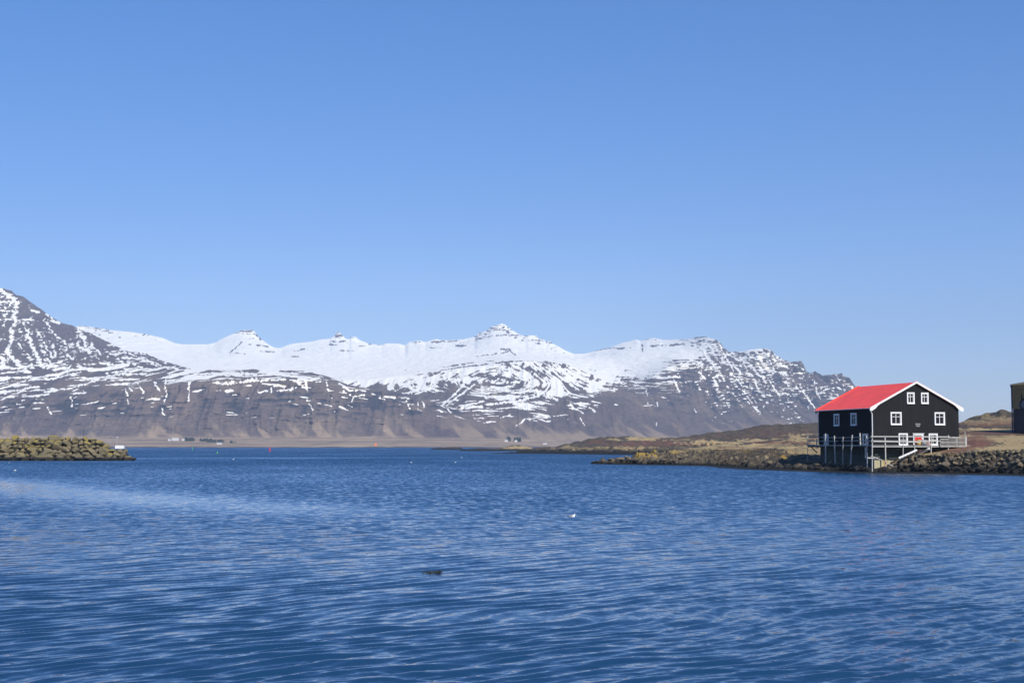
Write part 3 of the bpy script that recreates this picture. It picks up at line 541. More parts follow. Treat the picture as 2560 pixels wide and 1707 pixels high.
def simple_land(name, G, cols, subs, Y0, rough, grassL, redL, lichL, wetz=.9, wetn=1.0, seed=0):
    rows = [[] for _ in range(6)]; xs = []
    for g in G:
        xs.append(g[0])
        if g[1] is None:
            for i in range(6): rows[i].append((Kz(-2, Y0 + 8 * i), Y0 + 8 * i))
            continue
        Yw = CH * F / (g[1] - HZ); r = [(Kz(-2, Yw - 10), Yw - 10), (Kz(0, Yw), Yw)] + [(float(kz_of(a)), b) for a, b in g[2:5]]
        r.append((Kz(-2, r[-1][1] + 60), r[-1][1] + 60))
        for i in range(6): rows[i].append(r[i])
    kz, YY, rc = sheet_rows(xs, rows, cols, subs)
    pxx = np.ones(kz.shape) * cols; pyy = py_of(kz); X = kx_of(pxx, pyy) * YY; Z = CH + kz * YY
    b = sstep(1, 1.4, rc) * sstep(2.8, 2.0, rc)
    dz = b * (fbm(X / 4, YY / 6, 201 + seed, 4, .55, ridged=True) - .55) * 3 * rough + sstep(1.2, 2.2, rc) * ((fbm(X / 14, YY / 25, 203 + seed, 4) - .5) * 3.0 + (fbm(X / 3, YY / 9, 205 + seed, 3) - .5) * 1.3) * rough
    dz *= np.clip(Z / 1.5, 0, 1)
    Z2 = Z + dz; Z2 = np.where((Z > .2), np.maximum(Z2, .1), Z2)
    j = (fbm(X / 22, YY / 50, 207 + seed, 4) - .5) * 1.5; j2 = (fbm(X / 8, YY / 16, 209 + seed, 4) - .5) * 1.6
    gs = ell(pxx, pyy, grassL, j); rd = ell(pxx, pyy, redL, j2 * .8) * (1 - .8 * gs) * (.35 + .5 * sstep(.4, .6, fbm(pxx / 9, pyy / 2.0, 777, 3))); lc = ell(pxx, pyy, lichL, j2)
    gs *= 1 - .4 * sstep(.1, .4, j2)
    wet = sstep(wetz + .5, wetz - .4, Z2 + (fbm(X / 2, YY / 3, 211, 3) - .5) * wetn)
    o = grid_mesh(name, X, YY, Z2, M_gr, (gs * (1 - wet), rd * (1 - wet), lc, wet)); tag(o, kind='structure'); return o
simple_land('hill', GB, np.arange(1210, 2460, 1.6), [3, 60, 70, 90, 4], 680, 1.0,
   [(1600, 1097, 48, 6, 1), (1540, 1100, 30, 3, .9), (1640, 1098, 10, 2, .7), (1700, 1101, 40, 2, .7), (1850, 1108, 150, 7, 1), (1930, 1100, 90, 5, .9), (2010, 1087, 50, 6, .9), (1490, 1122, 110, 3.5, .55), (1740, 1110, 60, 3, .6), (2020, 1098, 60, 6, .8)],
   [(1520, 1108, 60, 4, .7), (1620, 1110, 110, 6, .95), (1740, 1112, 120, 5, .9), (1830, 1104, 90, 3, .6), (1990, 1097, 60, 4, .8), (1960, 1080, 110, 10, .4), (1850, 1090, 110, 6, .35), (1700, 1098, 120, 4, .35), (1520, 1103, 30, 2, .8)], [], 1.6, 2.0)
simple_land('islet', [(1072, None), (1080, 1123.6, (1122.5, 1400), (1121, 1410), (1120.5, 1425)), (1105, 1123.7, (1121, 1400), (1119, 1410), (1117.6, 1425)), (1135, 1123.8, (1120, 1400), (1117, 1410), (1115.5, 1425)), (1152, 1124, (1120.5, 1390), (1118.5, 1400), (1117, 1415)), (1157, 1124, (1123, 1380), (1122.5, 1385), (1122, 1400)), (1162, None)],
   np.arange(1068, 1166, 1.0), [3, 12, 10, 10, 3], 1400, .5, [], [(1120, 1119, 30, 2, .5)], [], 1.4, 1.2, 11)
simple_land('islet', [(1146, None), (1153, 1126.7, (1125, 1050), (1124, 1060), (1123.6, 1070)), (1200, 1127, (1123.5, 1040), (1122, 1055), (1120.8, 1070)), (1250, 1127.2, (1123, 1035), (1121, 1055), (1119.5, 1070)), (1268, 1127.2, (1122, 1035), (1119, 1055), (1116.5, 1070)), (1280, 1127.2, (1121.5, 1035), (1117, 1055), (1113, 1070)), (1300, 1127.2, (1121.5, 1035), (1117, 1055), (1113, 1070)), (1312, 1127.2, (1122, 1035), (1119.5, 1055), (1118, 1070)), (1330, 1127, (1124.5, 1040), (1122, 1055), (1120, 1070)), (1338, None)],
   np.arange(1142, 1342, 1.0), [3, 14, 12, 12, 3], 1050, .5, [(1295, 1120, 42, 4, 1), (1250, 1122, 30, 2, .6), (1315, 1121, 20, 3, 1)], [], [], 1.3, 1.2, 17)

# ------------------------------------------------------------------ boulders
def rock_mesh(name, seed, mat):
    r = random.Random(seed); bm = bmesh.new(); bmesh.ops.create_icosphere(bm, subdivisions=3, radius=1)
    planes = [(Vector((r.gauss(0, 1), r.gauss(0, 1), r.gauss(0, 1))).normalized(), r.uniform(.42, .74)) for _ in range(10)]
    o = Vector((r.random() * 50, r.random() * 50, 0))
    for v in bm.verts:
        for nrm, d in planes:
            k = v.co.dot(nrm)
            if k > d: v.co -= nrm * (k - d) * .92
        from mathutils import noise
        v.co += v.co.normalized() * (noise.noise(v.co * 1.7 + o) * .09 + noise.noise(v.co * 5 + o) * .03)
    me = bpy.data.meshes.new(name); bm.to_mesh(me); bm.free(); me.materials.append(mat)
    return me
BW = [rock_mesh('boulder', 10 + i, M_bw) for i in range(8)]; RR = [rock_mesh('boulder', 40 + i, M_rr) for i in range(8)]
ROCKS = []
def put_rock(me, loc, size, group, label, stuff=False):
    rot = (random.uniform(-.5, .5), random.uniform(-.4, .4), random.uniform(0, 6.28))
    loc = Vector(loc); px = CX + F * loc.x / loc.y
    ROCKS.append(dict(me=me, loc=loc, size=Vector(size), rot=rot, group=group, label=label, stuff=stuff or px < -8 or px > 2568, px=px, big=size[0] * size[2] / loc.y ** 2))
ORD = ['first', 'second', 'third', 'fourth', 'fifth', 'sixth', 'seventh', 'eighth', 'ninth', 'tenth']
def ordinal(n): return ORD[n] if n < 10 else '%d%s' % (n + 1, {1: 'st', 2: 'nd', 3: 'rd'}.get((n + 1) % 10, 'th') if (n + 1) // 10 != 1 else 'th')
def flush_rocks():
    cand = sorted([q for q in ROCKS if not q['stuff']], key=lambda q: -q['big'])
    keep = cand[:296]; rows = {}
    for q in sorted(keep, key=lambda q: q['px']): rows.setdefault(q['label'], []).append(q)
    for lab, L_ in rows.items():
        for k, q in enumerate(L_):
            o = bpy.data.objects.new('boulder', q['me']); COL.objects.link(o); o.location = q['loc']; o.scale = q['size']; o.rotation_euler = q['rot']
            tag(o, lab % ordinal(k), 'boulder', q['group'])
    ids = {id(q) for q in keep}
    for mat_, grp in ((M_bw, 'b'), (M_rr, 'r')):
        vs = []; fs = []
        for q in ROCKS:
            if id(q) in ids or q['me'].materials[0] != mat_: continue
            M = Matrix.LocRotScale(q['loc'], __import__('mathutils').Euler(q['rot']), q['size']); b0 = len(vs)
            vs += [tuple(M @ v.co) for v in q['me'].vertices]; fs += [tuple(b0 + i for i in p.vertices) for p in q['me'].polygons]
        if not vs: continue
        me = bpy.data.meshes.new('loose_stones'); me.from_pydata(vs, [], fs); me.materials.append(mat_)
        o = bpy.data.objects.new('loose_stones', me); COL.objects.link(o)
        tag(o, 'smaller loose stones between the boulders of the %s' % ('left breakwater' if grp == 'b' else 'shore by the black house'), 'stones', kind='stuff')
def bw_top(px): return np.interp(px, [-400, 235, 245, 262, 272, 276, 312, 318, 342, 346], [1092, 1094, 1098, 1107, 1114, 1121, 1122, 1127, 1149, 1155])
def build_breakwater():
    cols = np.arange(-420, 352, 4.0); rows_ = np.linspace(0, 1, 24); X = []; Yl = []; Z = []
    for t in rows_:
        zt = CH + kz_of(bw_top(cols)) * 372; zt = np.minimum(zt - .75, 5.4)
        if t < .55: u = t / .55; y = 361 + 9 * u + 0 * cols; z = -1.2 + (zt + 1.2) * u
        elif t < .75: y = 370 + (t - .55) * 20 + 0 * cols; z = zt + 0 * cols
        else: u = (t - .75) / .25; y = 374 + 9 * u + 0 * cols; z = zt * (1 - u) - 1.2 * u
        X.append(kx_of(cols) * y); Yl.append(y); Z.append(z)
    X = np.array(X); Yl = np.array(Yl); Z = np.array(Z)
    Z += (fbm(X / 1.5, Yl / 1.5 + Z / 1.5, 301, 2) - .5) * .5
    one = np.ones(X.shape)
    o = grid_mesh('breakwater_core', X, Yl, Z, M_gr, (0 * one, 0 * one, 0 * one, .85 * one)); tag(o, kind='structure')  # core coloured near black through the wet channel, as shade between boulders
    n = 0; row = 0
    while True:
        z = .4 + row * .94
        if z > 6.2: break
        px = -170 + (row % 2) * 9 + random.uniform(-3, 3)
        while px < 346:
            wpx = random.choice([random.uniform(12, 20), random.uniform(18, 33)]); c = px + wpx / 2
            ztop = CH + float(kz_of(bw_top(c))) * 368
            if z < ztop - .25 and n < 300:
                Y = 361.5 + z * 1.62 + random.uniform(-.5, .5); rad = wpx * Y / F / 2 * 1.16
                zz = min(z + random.uniform(-.15, .15), ztop - .45)
                h = min(rad * random.uniform(.55, .8), .55 + ztop * .2)
                g = ['dark wet boulder, %s from the left in the waterline row of the breakwater', 'boulder, %s from the left in the second row up of the left breakwater', 'boulder, %s from the left in the third row up of the left breakwater',
                     'boulder, %s from the left in the fourth row up of the left breakwater', 'boulder, %s from the left in the fifth row up of the left breakwater', 'boulder, %s from the left in the sixth row up of the left breakwater',
                     'yellow lichened boulder, %s from the left in the top row of the left breakwater'][min(row, 6)]
                put_rock(BW[n % 8], (float(kx_of(c)) * Y, Y, zz), (rad, rad * random.uniform(.8, 1), h),
                         'boulders of the left breakwater', g); n += 1
            px += wpx * .86
        row += 1
    return n
NB = build_breakwater()
def build_riprap():
    n = 0; RW = ['waterline', 'second', 'third', 'fourth', 'fifth', 'sixth']
    for row, rc in enumerate([2.02, 2.2, 2.4, 2.6, 2.8, 2.97]):
        px = 2247 + random.uniform(0, 6) - (45 if row == 0 else 22 if row == 1 else 0)
        while px < 2690:
            wpx = random.choice([random.uniform(6, 11), random.uniform(9, 15), random.uniform(14, 25)]) * (2.0 if px > 2580 else 1); c = px + wpx / 2
            if row == 5 and wpx > 18: wpx = 15
            p = land_pt(c, np.clip(rc + random.uniform(-.07, .07), 2, 3)); rad = wpx * p.y / F / 2 * 1.22
            if p.z > -.1:
                lab = ('%s boulder from the left, ' + RW[row] + (' row' if row == 0 else ' row up') + ', stone bank right of black house') if row < 5 else '%s boulder from the left along the top of stone bank right of black house'
                sink = -.12 if row == 5 else .1
                put_rock(RR[random.randrange(8)], p + Vector((0, random.uniform(-.3, .3), rad * sink)), (rad, rad * random.uniform(.75, 1), rad * random.uniform(.55, .85)), 'boulders of the bank by the house', lab); n += 1
            px += wpx * .93
    for i in range(170):                                      # scattered stones on the natural shore to the left
        px = random.uniform(1500, 2230) if i % 3 else random.uniform(2060, 2240); rc = random.uniform(2.0, 2.95); p = land_pt(px, rc); rad = random.uniform(.2, .7)
        if p.z < -.1 or (px > 2176 and rc > 2.25): continue
        put_rock(RR[random.randrange(8)], p + Vector((0, 0, .05)), (rad * 1.2, rad, rad * .8), '', '', True); n += 1
    return n
NR = build_riprap()
flush_rocks()
print('boulders', NB, NR)

# ------------------------------------------------------------------ black house
A = Vector((float(kx_of(2181, 1050)) * 204, 204, 0)); G = Vector((.9695, .2451, 0)); L = Vector((-.2451, .9695, 0)); WG, WL = 13.2, 16.5
ang = math.atan2(G.y, G.x)
house = empty('house', A, 'black two storey timber house with red roof and white window frames on the rocky shore', 'house', None, ang)
# local axes of the house: +x along the gable, +y back along the side wall
ZE, ZR, ZB = 8.75, 12.15, 3.45
def loc_g(px, py, off=0):                                    # photo pixel on the gable plane (local y = -off)
    p = hit(px, py, A - L * off, L) - A; return p.dot(G), p.z
def loc_s(px, py, off=0):
    p = hit(px, py, A - G * off, G) - A; return p.dot(L), p.z
mb = MB()
mb.add([(0, 0, ZB), (WG, 0, ZB), (WG, 0, ZE), (WG / 2, 0, ZR), (0, 0, ZE), (0, WL, ZB), (WG, WL, ZB), (WG, WL, ZE), (WG / 2, WL, ZR), (0, WL, ZE)],
       [(0, 1, 2, 3, 4), (5, 9, 8, 7, 6), (0, 4, 9, 5), (1, 6, 7, 2), (4, 3, 8, 9), (2, 7, 8, 3), (0, 5, 6, 1)])
x = .11
while x < WG:
    zt = ZE + (ZR - ZE) * (1 - abs(x - WG / 2) / (WG / 2)) - .06
    mb.box(x - .03, x + .03, -.035, -.001, ZB, zt); x += .235
y = .11
while y < WL: mb.box(-.035, -.001, y - .03, y + .03, ZB, ZE - .05); mb.box(WG + .001, WG + .035, y - .03, y + .03, ZB, ZE - .05); y += .235
mb.build('wall', M_black, house)
OV, OE = .35, .42                                            # verge and eave overhang
sl_ = (ZR - ZE) / (WG / 2)
rf = MB()
for s in (0, 1):
    def q(u, y, d): # u measured from ridge
        return ((WG / 2 + (u if s else -u)), y, ZR + .1 - sl_ * u + d)
    U = WG / 2 + OE
    vs = [q(0, -OV, 0), q(U, -OV, 0), q(U, WL + OV, 0), q(0, WL + OV, 0), q(0, -OV, .12), q(U, -OV, .12), q(U, WL + OV, .12), q(0, WL + OV, .12)]
    rf.add(vs, [(0, 1, 2, 3), (4, 5, 6, 7), (0, 1, 5, 4), (1, 2, 6, 5), (2, 3, 7, 6)])
    for y0 in (-OV - .02, WL + OV - .2):                      # raised verge flashing
        a = [q(-.0, y0, .122), q(U, y0, .122), q(U, y0, .27), q(0, y0, .27)]
        rf.prism(a, (0, 0, 0), (0, .22, 0))
    for k in range(1, 28):                                    # standing seams
        yy = -OV + k * (WL + 2 * OV) / 28
        rf.prism([q(.02, yy, .121), q(U - .02, yy, .121), q(U - .02, yy, .145), q(.02, yy, .145)], (0, -.012, 0), (0, .012, 0))
roof = rf.build('roof', M_red, house)
for s in (-1, 1):                                             # white barge boards with widened feet
    for yb in (-OV - .07, WL + OV + .02):
        U = WG / 2 + OE + .12
        top = [(WG / 2 + s * u, yb, ZR + .34 - sl_ * u) for u in (0, U)]
        und = [(WG / 2 + s * u, yb, ZR + .34 - sl_ * u - d) for u, d in ((U, .44), (U - .3, .60), (U - .8, .54), (U - 1.2, .35), (U - 1.5, .29), (0, .29))]
        mbb = MB(); mbb.prism(top + und, (0, 0, 0), (0, .05, 0)); mbb.build('bargeboard', M_white, house)
g = MB(); g.tube([(-OE - .1, -OV, ZE - .05), (-OE - .1, WL + OV, ZE - .05)], .07, 8); g.build('gutter', M_zinc, house)
g = MB(); g.tube([(-OE - .08, -.12, ZE - .1), (-.2, -.1, ZE - .55), (-.08, -.09, ZE - .8), (-.07, -.09, 5.0)], .065, 8); g.build('downpipe', M_white, house)
g = MB(); g.tube([(-OE - .08, WL - .1, ZE - .1), (-.1, WL - .1, ZE - .6), (-.1, WL - .1, 3.9)], .055, 8); g.build('downpipe', M_zinc, house)

def window(side, x0, x1, z0, z1, mull, door=False, light_reveal=True, depth=.16):
    """frame + sash bars + glass, standing proud of the wall; mull = (transom height fractions, mullion fractions)"""
    T = (lambda u, d, z: (u, -d, z)) if side == 'g' else (lambda u, d, z: (-d, u, z))
    def bx(m, a, b, d0, d1, c, e):
        p = T(a, d0, c); q = T(b, d1, e)
        m.box(min(p[0], q[0]), max(p[0], q[0]), min(p[1], q[1]), max(p[1], q[1]), c, e)
    fw = .17 if not door else .2; fr = MB()
    bx(fr, x0, x1, .002, depth, z1 - fw, z1); bx(fr, x0, x0 + fw, .002, depth, z0, z1 - fw); bx(fr, x1 - fw, x1, .002, depth, z0, z1 - fw)
    if door: bx(fr, x0 - .1, x1 + .1, .002, depth + .07, z1 + .002, z1 + .07)
    else:
        bx(fr, x0 + .003, x1 - .003, .002, depth + .04, z0 - .09, z0 + .09); bx(fr, x0 - .02, x1 + .02, .002, depth + .03, z1 + .002, z1 + .04)
    f = fr.build('door_frame' if door else 'window_frame', M_white, house)
    ix0, ix1, iz0, iz1 = x0 + fw, x1 - fw, z0 + (.09 if not door else 0), z1 - fw
    b = MB()
    for h in mull[0]: zc = iz0 + (iz1 - iz0) * h; bx(b, ix0, ix1, .03, .075, zc - .03, zc + .03)
    zl = [iz0 + .05] + sorted(iz0 + (iz1 - iz0) * h for h in mull[0]) + [iz1 - .05]
    for v in mull[1]:
        xc = ix0 + (ix1 - ix0) * v
        for za, zb in zip(zl[:-1], zl[1:]): bx(b, xc - .035, xc + .035, .03, .074, za + .03, zb - .03)
    for a_, c_ in ((ix0, ix0 + .05), (ix1 - .05, ix1)): bx(b, a_ + .001, c_ - .001, .028, .077, iz0, iz1)
    bx(b, ix0 + .05, ix1 - .05, .028, .077, iz0, iz0 + .05); bx(b, ix0 + .05, ix1 - .05, .028, .077, iz1 - .05, iz1)
    b.build('sash', M_white, f)
    gl = MB(); bx(gl, ix0, ix1, .003, .024, iz0, iz1); gl.build('pane', M_glass, f)
    return f, (ix0, ix1, iz0, iz1)
def win_px(side, xa, ya, xb, yb, mull, **k):
    f = loc_g if side == 'g' else loc_s
    u0, z1 = f(xa, ya); u1, z1b = f(xb, ya); _, z0 = f(xa, yb); _, z0b = f(xb, yb)
    return window(side, min(u0, u1), max(u0, u1), max((z0 + z0b) / 2, ZB + .02), (z1 + z1b) / 2, mull, **k)
def r1(x, y): return 1980 + x / 4.9, 920 + y / 4.9
for xa, ya, xb, yb, m in [(1402, 300, 1494, 432, ([.68], [.45])), (1574, 303, 1665, 432, ([.68], [.45])), (1202, 540, 1335, 690, ([.68], [.5])), (1740, 543, 1866, 692, ([.68], [.5])),
                          (1300, 800, 1412, 938, ([.8, .45], [.5])), (1668, 803, 1778, 938, ([.8, .45], [.5]))]:
    win_px('g', *r1(xa, ya), *r1(xb, yb), m)
for xa, ya, xb, yb, m in [(520, 562, 584, 704, ([.68], [.5])), (727, 553, 794, 698, ([.68], [.5])), (402, 814, 452, 936, ([.75, .4], [.5])), (874, 805, 935, 936, ([.75, .4], [.5]))]:
    win_px('s', *r1(xa, ya), *r1(xb, yb), m)
# the door: white surround, glazed top light, red leaf
f, (a0, a1, b0, b1_) = win_px('g', *r1(1478, 804), *r1(1604, 940), ([.86], []), door=True)
d = MB(); d.box(a0 + .05, a1 - .05, -.10, -.03, b0 + .01, b0 + (b1_ - b0) * .82); dl = d.build('door', M_doorred, house)
h = MB(); h.tube([(a1 - .18, -.16, b0 + .55), (a1 - .18, -.10, b0 + .55)], .03, 8); h.build('handle', M_zinc, dl)
# two little name plates with pale marks, too small in the photo to read
for (xa, ya, xb, yb), nm in (((1509, 676, 1571, 696), 8), ((1517, 700, 1563, 718), 5)):
    u0, z1 = loc_g(*r1(xa, ya)); u1, z0 = loc_g(*r1(xb, yb)); s = MB(); s.box(u0, u1, -.07, -.037, z0, z1); so = s.build('sign_plate', M_plate, house)
    s = MB(); wdt = (u1 - u0) / (nm + .5)
    for i in range(nm):
        a = u0 + wdt * (.35 + i)
        s.box(a, a + wdt * .25, -.077, -.0702, z0 + .06, z1 - .06)
        if i % 2: s.box(a + wdt * .27, a + wdt * .6, -.077, -.0702, z0 + .06, z0 + .1)
        else: s.box(a + wdt * .27, a + wdt * .6, -.077, -.0702, z1 - .1, z1 - .06)
    s.build('lettering', M_letter, so)
# concrete footing, ochre stain and pilaster
c = MB(); c.box(.12, WG - .1, .12, WL - .1, -.6, ZB - .01); c.build('foundation', M_conc_shade, house)  # shade painted in: darker copy of the footing concrete
c = MB(); c.box(2.352, 3.9, -.06, .119, -.5, 2.0); c.build('footing', M_conc, house)  # pale sunlit part; top edge set where the deck's shadow would end
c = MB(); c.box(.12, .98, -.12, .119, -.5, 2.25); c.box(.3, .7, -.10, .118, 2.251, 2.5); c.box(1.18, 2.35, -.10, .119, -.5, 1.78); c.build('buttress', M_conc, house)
c = MB(); c.box(1.5, 2.2, -.108, -.1012, .25, 1.6); c.build('stain', M_ochre, house)

# ------------------------------------------------------------------ timber deck round the house
deck = empty('deck', A, 'weathered timber deck on stilts wrapping the black house', 'deck', None, ang)
WD, FD, ZD = 1.5, 2.5, 3.62
DX1 = WG + .9                                                 # deck runs past the gable corner
b = MB(); x = -WD
while x < DX1: b.box(x, x + .165, -FD, -.08, ZD - .05, ZD); x += .2
y = .0
while y < WL + .9: b.box(-WD, -.08, y + .03, y + .195, ZD - .05, ZD); y += .2
b.build('decking', M_grey, deck)
b = MB()
for yy in (-FD + .12, -FD + .75, -FD + 1.35, -.7, -.2): b.box(-WD + .02, DX1 - .02, yy - .04, yy + .04, ZD - .25, ZD - .055)
for xx in (-WD + .1, -.85, -.2): b.box(xx - .04, xx + .04, .02, WL + .88, ZD - .25, ZD - .055)
b.build('joist', M_dark, deck)
b = MB(); b.box(-WD, DX1, -FD - .04, -FD - .003, ZD - .20, ZD - .10); b.box(-WD, DX1, -FD - .035, -FD - .003, ZD - .035, ZD + .03); b.build('fascia', M_rail, deck)
b = MB(); b.box(-WD - .045, -WD - .003, -FD, WL + .9, ZD - .06, ZD + .1); b.build('fascia', M_grey, deck)
def front(px, py): p = hit(px, py, A - L * (FD + .09), L) - A; return p.dot(G), p.z
def leftp(px, py): p = hit(px, py, A - G * (WD + .09), G) - A; return p.dot(L), p.z
# posts on the front edge: (top crop x, y) -> (bottom crop x, y), half width
for xt_, yt_, xb_, yb_, wd, m in [(980, 785, 980, 1255, .15, M_rail), (1137, 835, 1148, 1235, .17, M_rail), (1360, 825, 1358, 1065, .11, M_rail), (1497, 812, 1502, 1068, .12, M_rail), (1703, 820, 1700, 1060, .14, M_rail), (1912, 820, 1912, 1042, .13, M_rail)]:
    a, za = front(*r1(xt_, yt_)); c, zc = front(*r1(xb_, yb_)); p = MB(); p.bar((a, -FD - .13, za), (c, -FD - .13, zc - .35), wd * .8); p.build('post', m, deck)
for xt_, yt_, xb_, yb_, wd, m in [(200, 790, 196, 1125, .10, M_grey), (415, 800, 418, 1140, .2, M_rail), (524, 828, 537, 1165, .19, M_rail), (631, 838, 627, 1190, .17, M_grey), (743, 818, 720, 1225, .2, M_rail), (918, 825, 926, 1240, .18, M_rail)]:
    a, za = leftp(*r1(xt_, yt_)); c, zc = leftp(*r1(xb_, yb_)); p = MB(); p.bar((-WD - .16, a, za), (-WD - .16, c, zc - .3), wd * .72); p.build('post', m, deck)
for xt_, yt_, xb_, yb_, wd in [(303, 865, 303, 940, .14), (831, 795, 838, 940, .16)]:
    p0 = hit(*r1(xt_, yt_), A - G * .7, G) - A; p1 = hit(*r1(xb_, yb_), A - G * .7, G) - A
    p = MB(); p.bar((-.7, p0.dot(L), p0.z), (-.7, p1.dot(L), ZD), wd); p.build('post', M_rail, deck)
# rails of the front
for ya, xa, xb, yb, wd, hh in [(837, 958, 1600, 838, .06, .13), (840, 1560, 1932, 842, .06, .15), (893, 965, 1560, 902, .06, .19), (890, 1555, 1800, 893, .06, .14)]:
    a, za = front(*r1(xa, ya)); c, zc = front(*r1(xb, yb)); off = -FD - (.24 if xa != 1560 else .22); p = MB(); p.bar((a, off, za), (c, off, zc), wd, hh); p.build('rail', M_rail, deck)
for ya, xa, xb, yb in [(845, 190, 640, 852), (850, 610, 790, 847), (845, 740, 985, 852), (893, 200, 560, 893), (890, 600, 800, 888), (888, 760, 990, 893)]:
    a, za = leftp(*r1(xa, ya)); c, zc = leftp(*r1(xb, yb)); off = -WD - (.05 if xa in (190, 740, 600, 200) else .02); p = MB(); p.bar((off, a, za), (off, c, zc), .05, .11); p.build('rail', M_grey, deck)
for yy in (845, 887, 940):                                    # sunlit end rails at the far end
    p0 = hit(*r1(182, yy), A + L * (WL + .8), L) - A; p1 = hit(*r1(278, yy), A + L * (WL + .8), L) - A
    p = MB(); p.bar((p0.dot(G), WL + .8, p0.z), (p1.dot(G), WL + .8, p1.z), .05, .14); p.build('rail', M_rail, deck)
b = MB(); p0 = hit(*r1(240, 970), A + L * (WL + .7), L) - A; p1 = hit(*r1(310, 1040), A + L * (WL + .7), L) - A
b.bar((p0.dot(G), WL + .7, p0.z), (p1.dot(G), WL + .7, p1.z), .12); b.build('brace', M_dark, deck)
b = MB()
for px_ in (640, 700, 760, 850):                              # slanting struts in the shade under the left deck
    a, za = leftp(*r1(px_, 955)); b.bar((-WD + .1, a, za), (-.02, a, za - 1.2), .09)
b.build('brace', M_dark, deck)
b = MB(); a, za = leftp(*r1(868, 965)); c, zc = leftp(*r1(870, 1105)); b.bar((-WD + .3, a, za), (-WD + .3, c, zc), .16); b.build('hanging_plank', M_rail, deck)
b = MB(); a, za = front(*r1(915, 1098)); c, zc = front(*r1(1045, 1102)); b.bar((a, -FD - .25, za), (c, -FD - .25, zc), .08, .17); b.build('crossbar', M_rail, deck)
b = MB(); a, za = front(*r1(957, 1075)); c, zc = front(*r1(1090, 1125)); b.bar((a, -FD - .33, za), (c, -FD - .33, zc), .06, .09); b.build('brace', M_rail, deck)
b = MB(); a, za = front(*r1(1140, 1155)); c, zc = front(*r1(1228, 1196)); b.bar((a, -FD - .28, za), (c, -FD - .28, zc), .08, .09); b.build('brace', M_rail, deck)

# slatted barrier on the right end of the deck
fa, z1 = front(*r1(1806, 866)); fb, _ = front(*r1(2120, 866)); _, z0 = front(*r1(1806, 968))
z1 += .03
fence = empty('slatted_fence', A, 'pale grey slatted fence panel at the right end of the timber deck', 'fence', None, ang)
b = MB()
nS = 23
for i in range(nS):
    x = fa + (fb - fa) * (i + .5) / nS; up = .18 if i > 7 else 0
    b.box(x - .03, x + .03, -FD - .30, -FD - .265, z0 + .1, z1 - .02 + up)
b.build('slat', M_grey, fence)['kind'] = 'stuff'
b = MB()
for zz, hh in ((z0 + .02, .14), ((z0 + z1) / 2, .12)): b.box(fa, fb, -FD - .345, -FD - .305, zz, zz + hh)
b.box(fa, fa + (fb - fa) * .31, -FD - .345, -FD - .305, z1 - .1, z1); b.box(fa + (fb - fa) * .311, fb, -FD - .345, -FD - .305, z1 + .06, z1 + .18)
b.build('frame_rail', M_grey, fence)
for xx, tp in ((fa + .05, z1), (fa + (fb - fa) * .65, z1 + .2), (fb - .04, z1 + .2)):
    p = MB(); p.box(xx - .07, xx + .07, -FD - .262, -FD - .18, z0 - .02, tp); p.build('post', M_grey, fence)
p = MB(); p.bar((fb + .1, -FD - .2, z0 - .02), (fb + .28, -FD + .1, z1 + .28), .16, .1); p.build('end_board', M_rail, fence)
p = MB(); p.bar((fb - .15, -FD - .36, z0 + .3), (fb - .15, -FD - .36, z1 + 1.0), .06); p.build('upright', M_rail, fence)
p = MB(); p.bar((fb - 1.6, -FD + .7, z1 + .22), (fb - .2, -FD + .5, z1 + .18), .12, .1); p.build('top_rail', M_rail, fence)

# stairs down to the bank
st = empty('stairs', A, 'short white timber stairs leading down from the front deck', 'stairs', None, ang)
for (xa, ya, xb, yb), off in (((1308, 1100, 1530, 1002), 1.3), ((1508, 1072, 1686, 982), .45)):
    p0 = hit(*r1(xa, ya), A - L * (FD + off), L) - A; p1 = hit(*r1(xb, yb), A - L * (FD + off), L) - A
    b = MB(); b.bar((p0.dot(G), -FD - off, p0.z), (p1.dot(G), -FD - off, p1.z), .07, .24); b.build('stringer', M_white, st)
    if off > 1: q0, q1 = p0, p1
    else: w0, w1 = p0, p1
for i in range(6):
    t = (i + .5) / 6; a = q0.lerp(q1, t); c = w0.lerp(w1, t); b = MB()
    b.bar((a.dot(G), -FD - 1.25, a.z - .02), (c.dot(G), -FD - .5, c.z - .02), .26, .05); b.build('step', M_dark, st)

# things standing on and under the deck by the door
def barrel(px, py_base, w_m, h_m, off, label, mat, band, zbase=None):
    p = hit(px, py_base, A - L * off, L); z = zbase if zbase is not None else p.z
    e = empty('barrel', (p.x, p.y, z), label, 'barrel'); r = w_m / 2; b = MB()
    b.tube([(0, 0, 0), (0, 0, h_m * .2), (0, 0, h_m * .5), (0, 0, h_m * .8), (0, 0, h_m)], [r * .84, r * .97, r, r * .97, r * .84], 20); b.build('body', mat, e, True)
    for t in (.22, .78):
        b = MB(); b.tube([(0, 0, h_m * t - .03), (0, 0, h_m * t + .03)], r * 1.005, 20); b.build('hoop', band, e, True)
    b = MB(); b.tube([(0, 0, h_m + .001), (0, 0, h_m + .04)], r * .8, 20); b.build('lid', band, e)
M_y = simple('yellow_plastic', (.55, .38, .12), .6, .2); M_g = simple('grey_plastic', (.33, .34, .35), .6, .25); M_dr = simple('dark_red_paint', (.16, .008, .006), .6, .3); M_rust = simple('dark_iron', (.05, .05, .05), .6, .3)
M_pink = simple('faded_pink_plastic', (.42, .25, .22), .6, .3)
barrel(2297, 1113, .62, .8, .7, 'yellow barrel with dark hoops by the red door', M_y, M_rust, ZD + .002)
barrel(2309.5, 1113, .8, .78, .75, 'wide grey barrel between the red door and right window', M_g, M_rust, ZD + .002)
barrel(2299, 1134, .7, 1.25, 1.9, 'dark red barrel standing in the shade under the deck', M_dr, M_rust, 1.75)
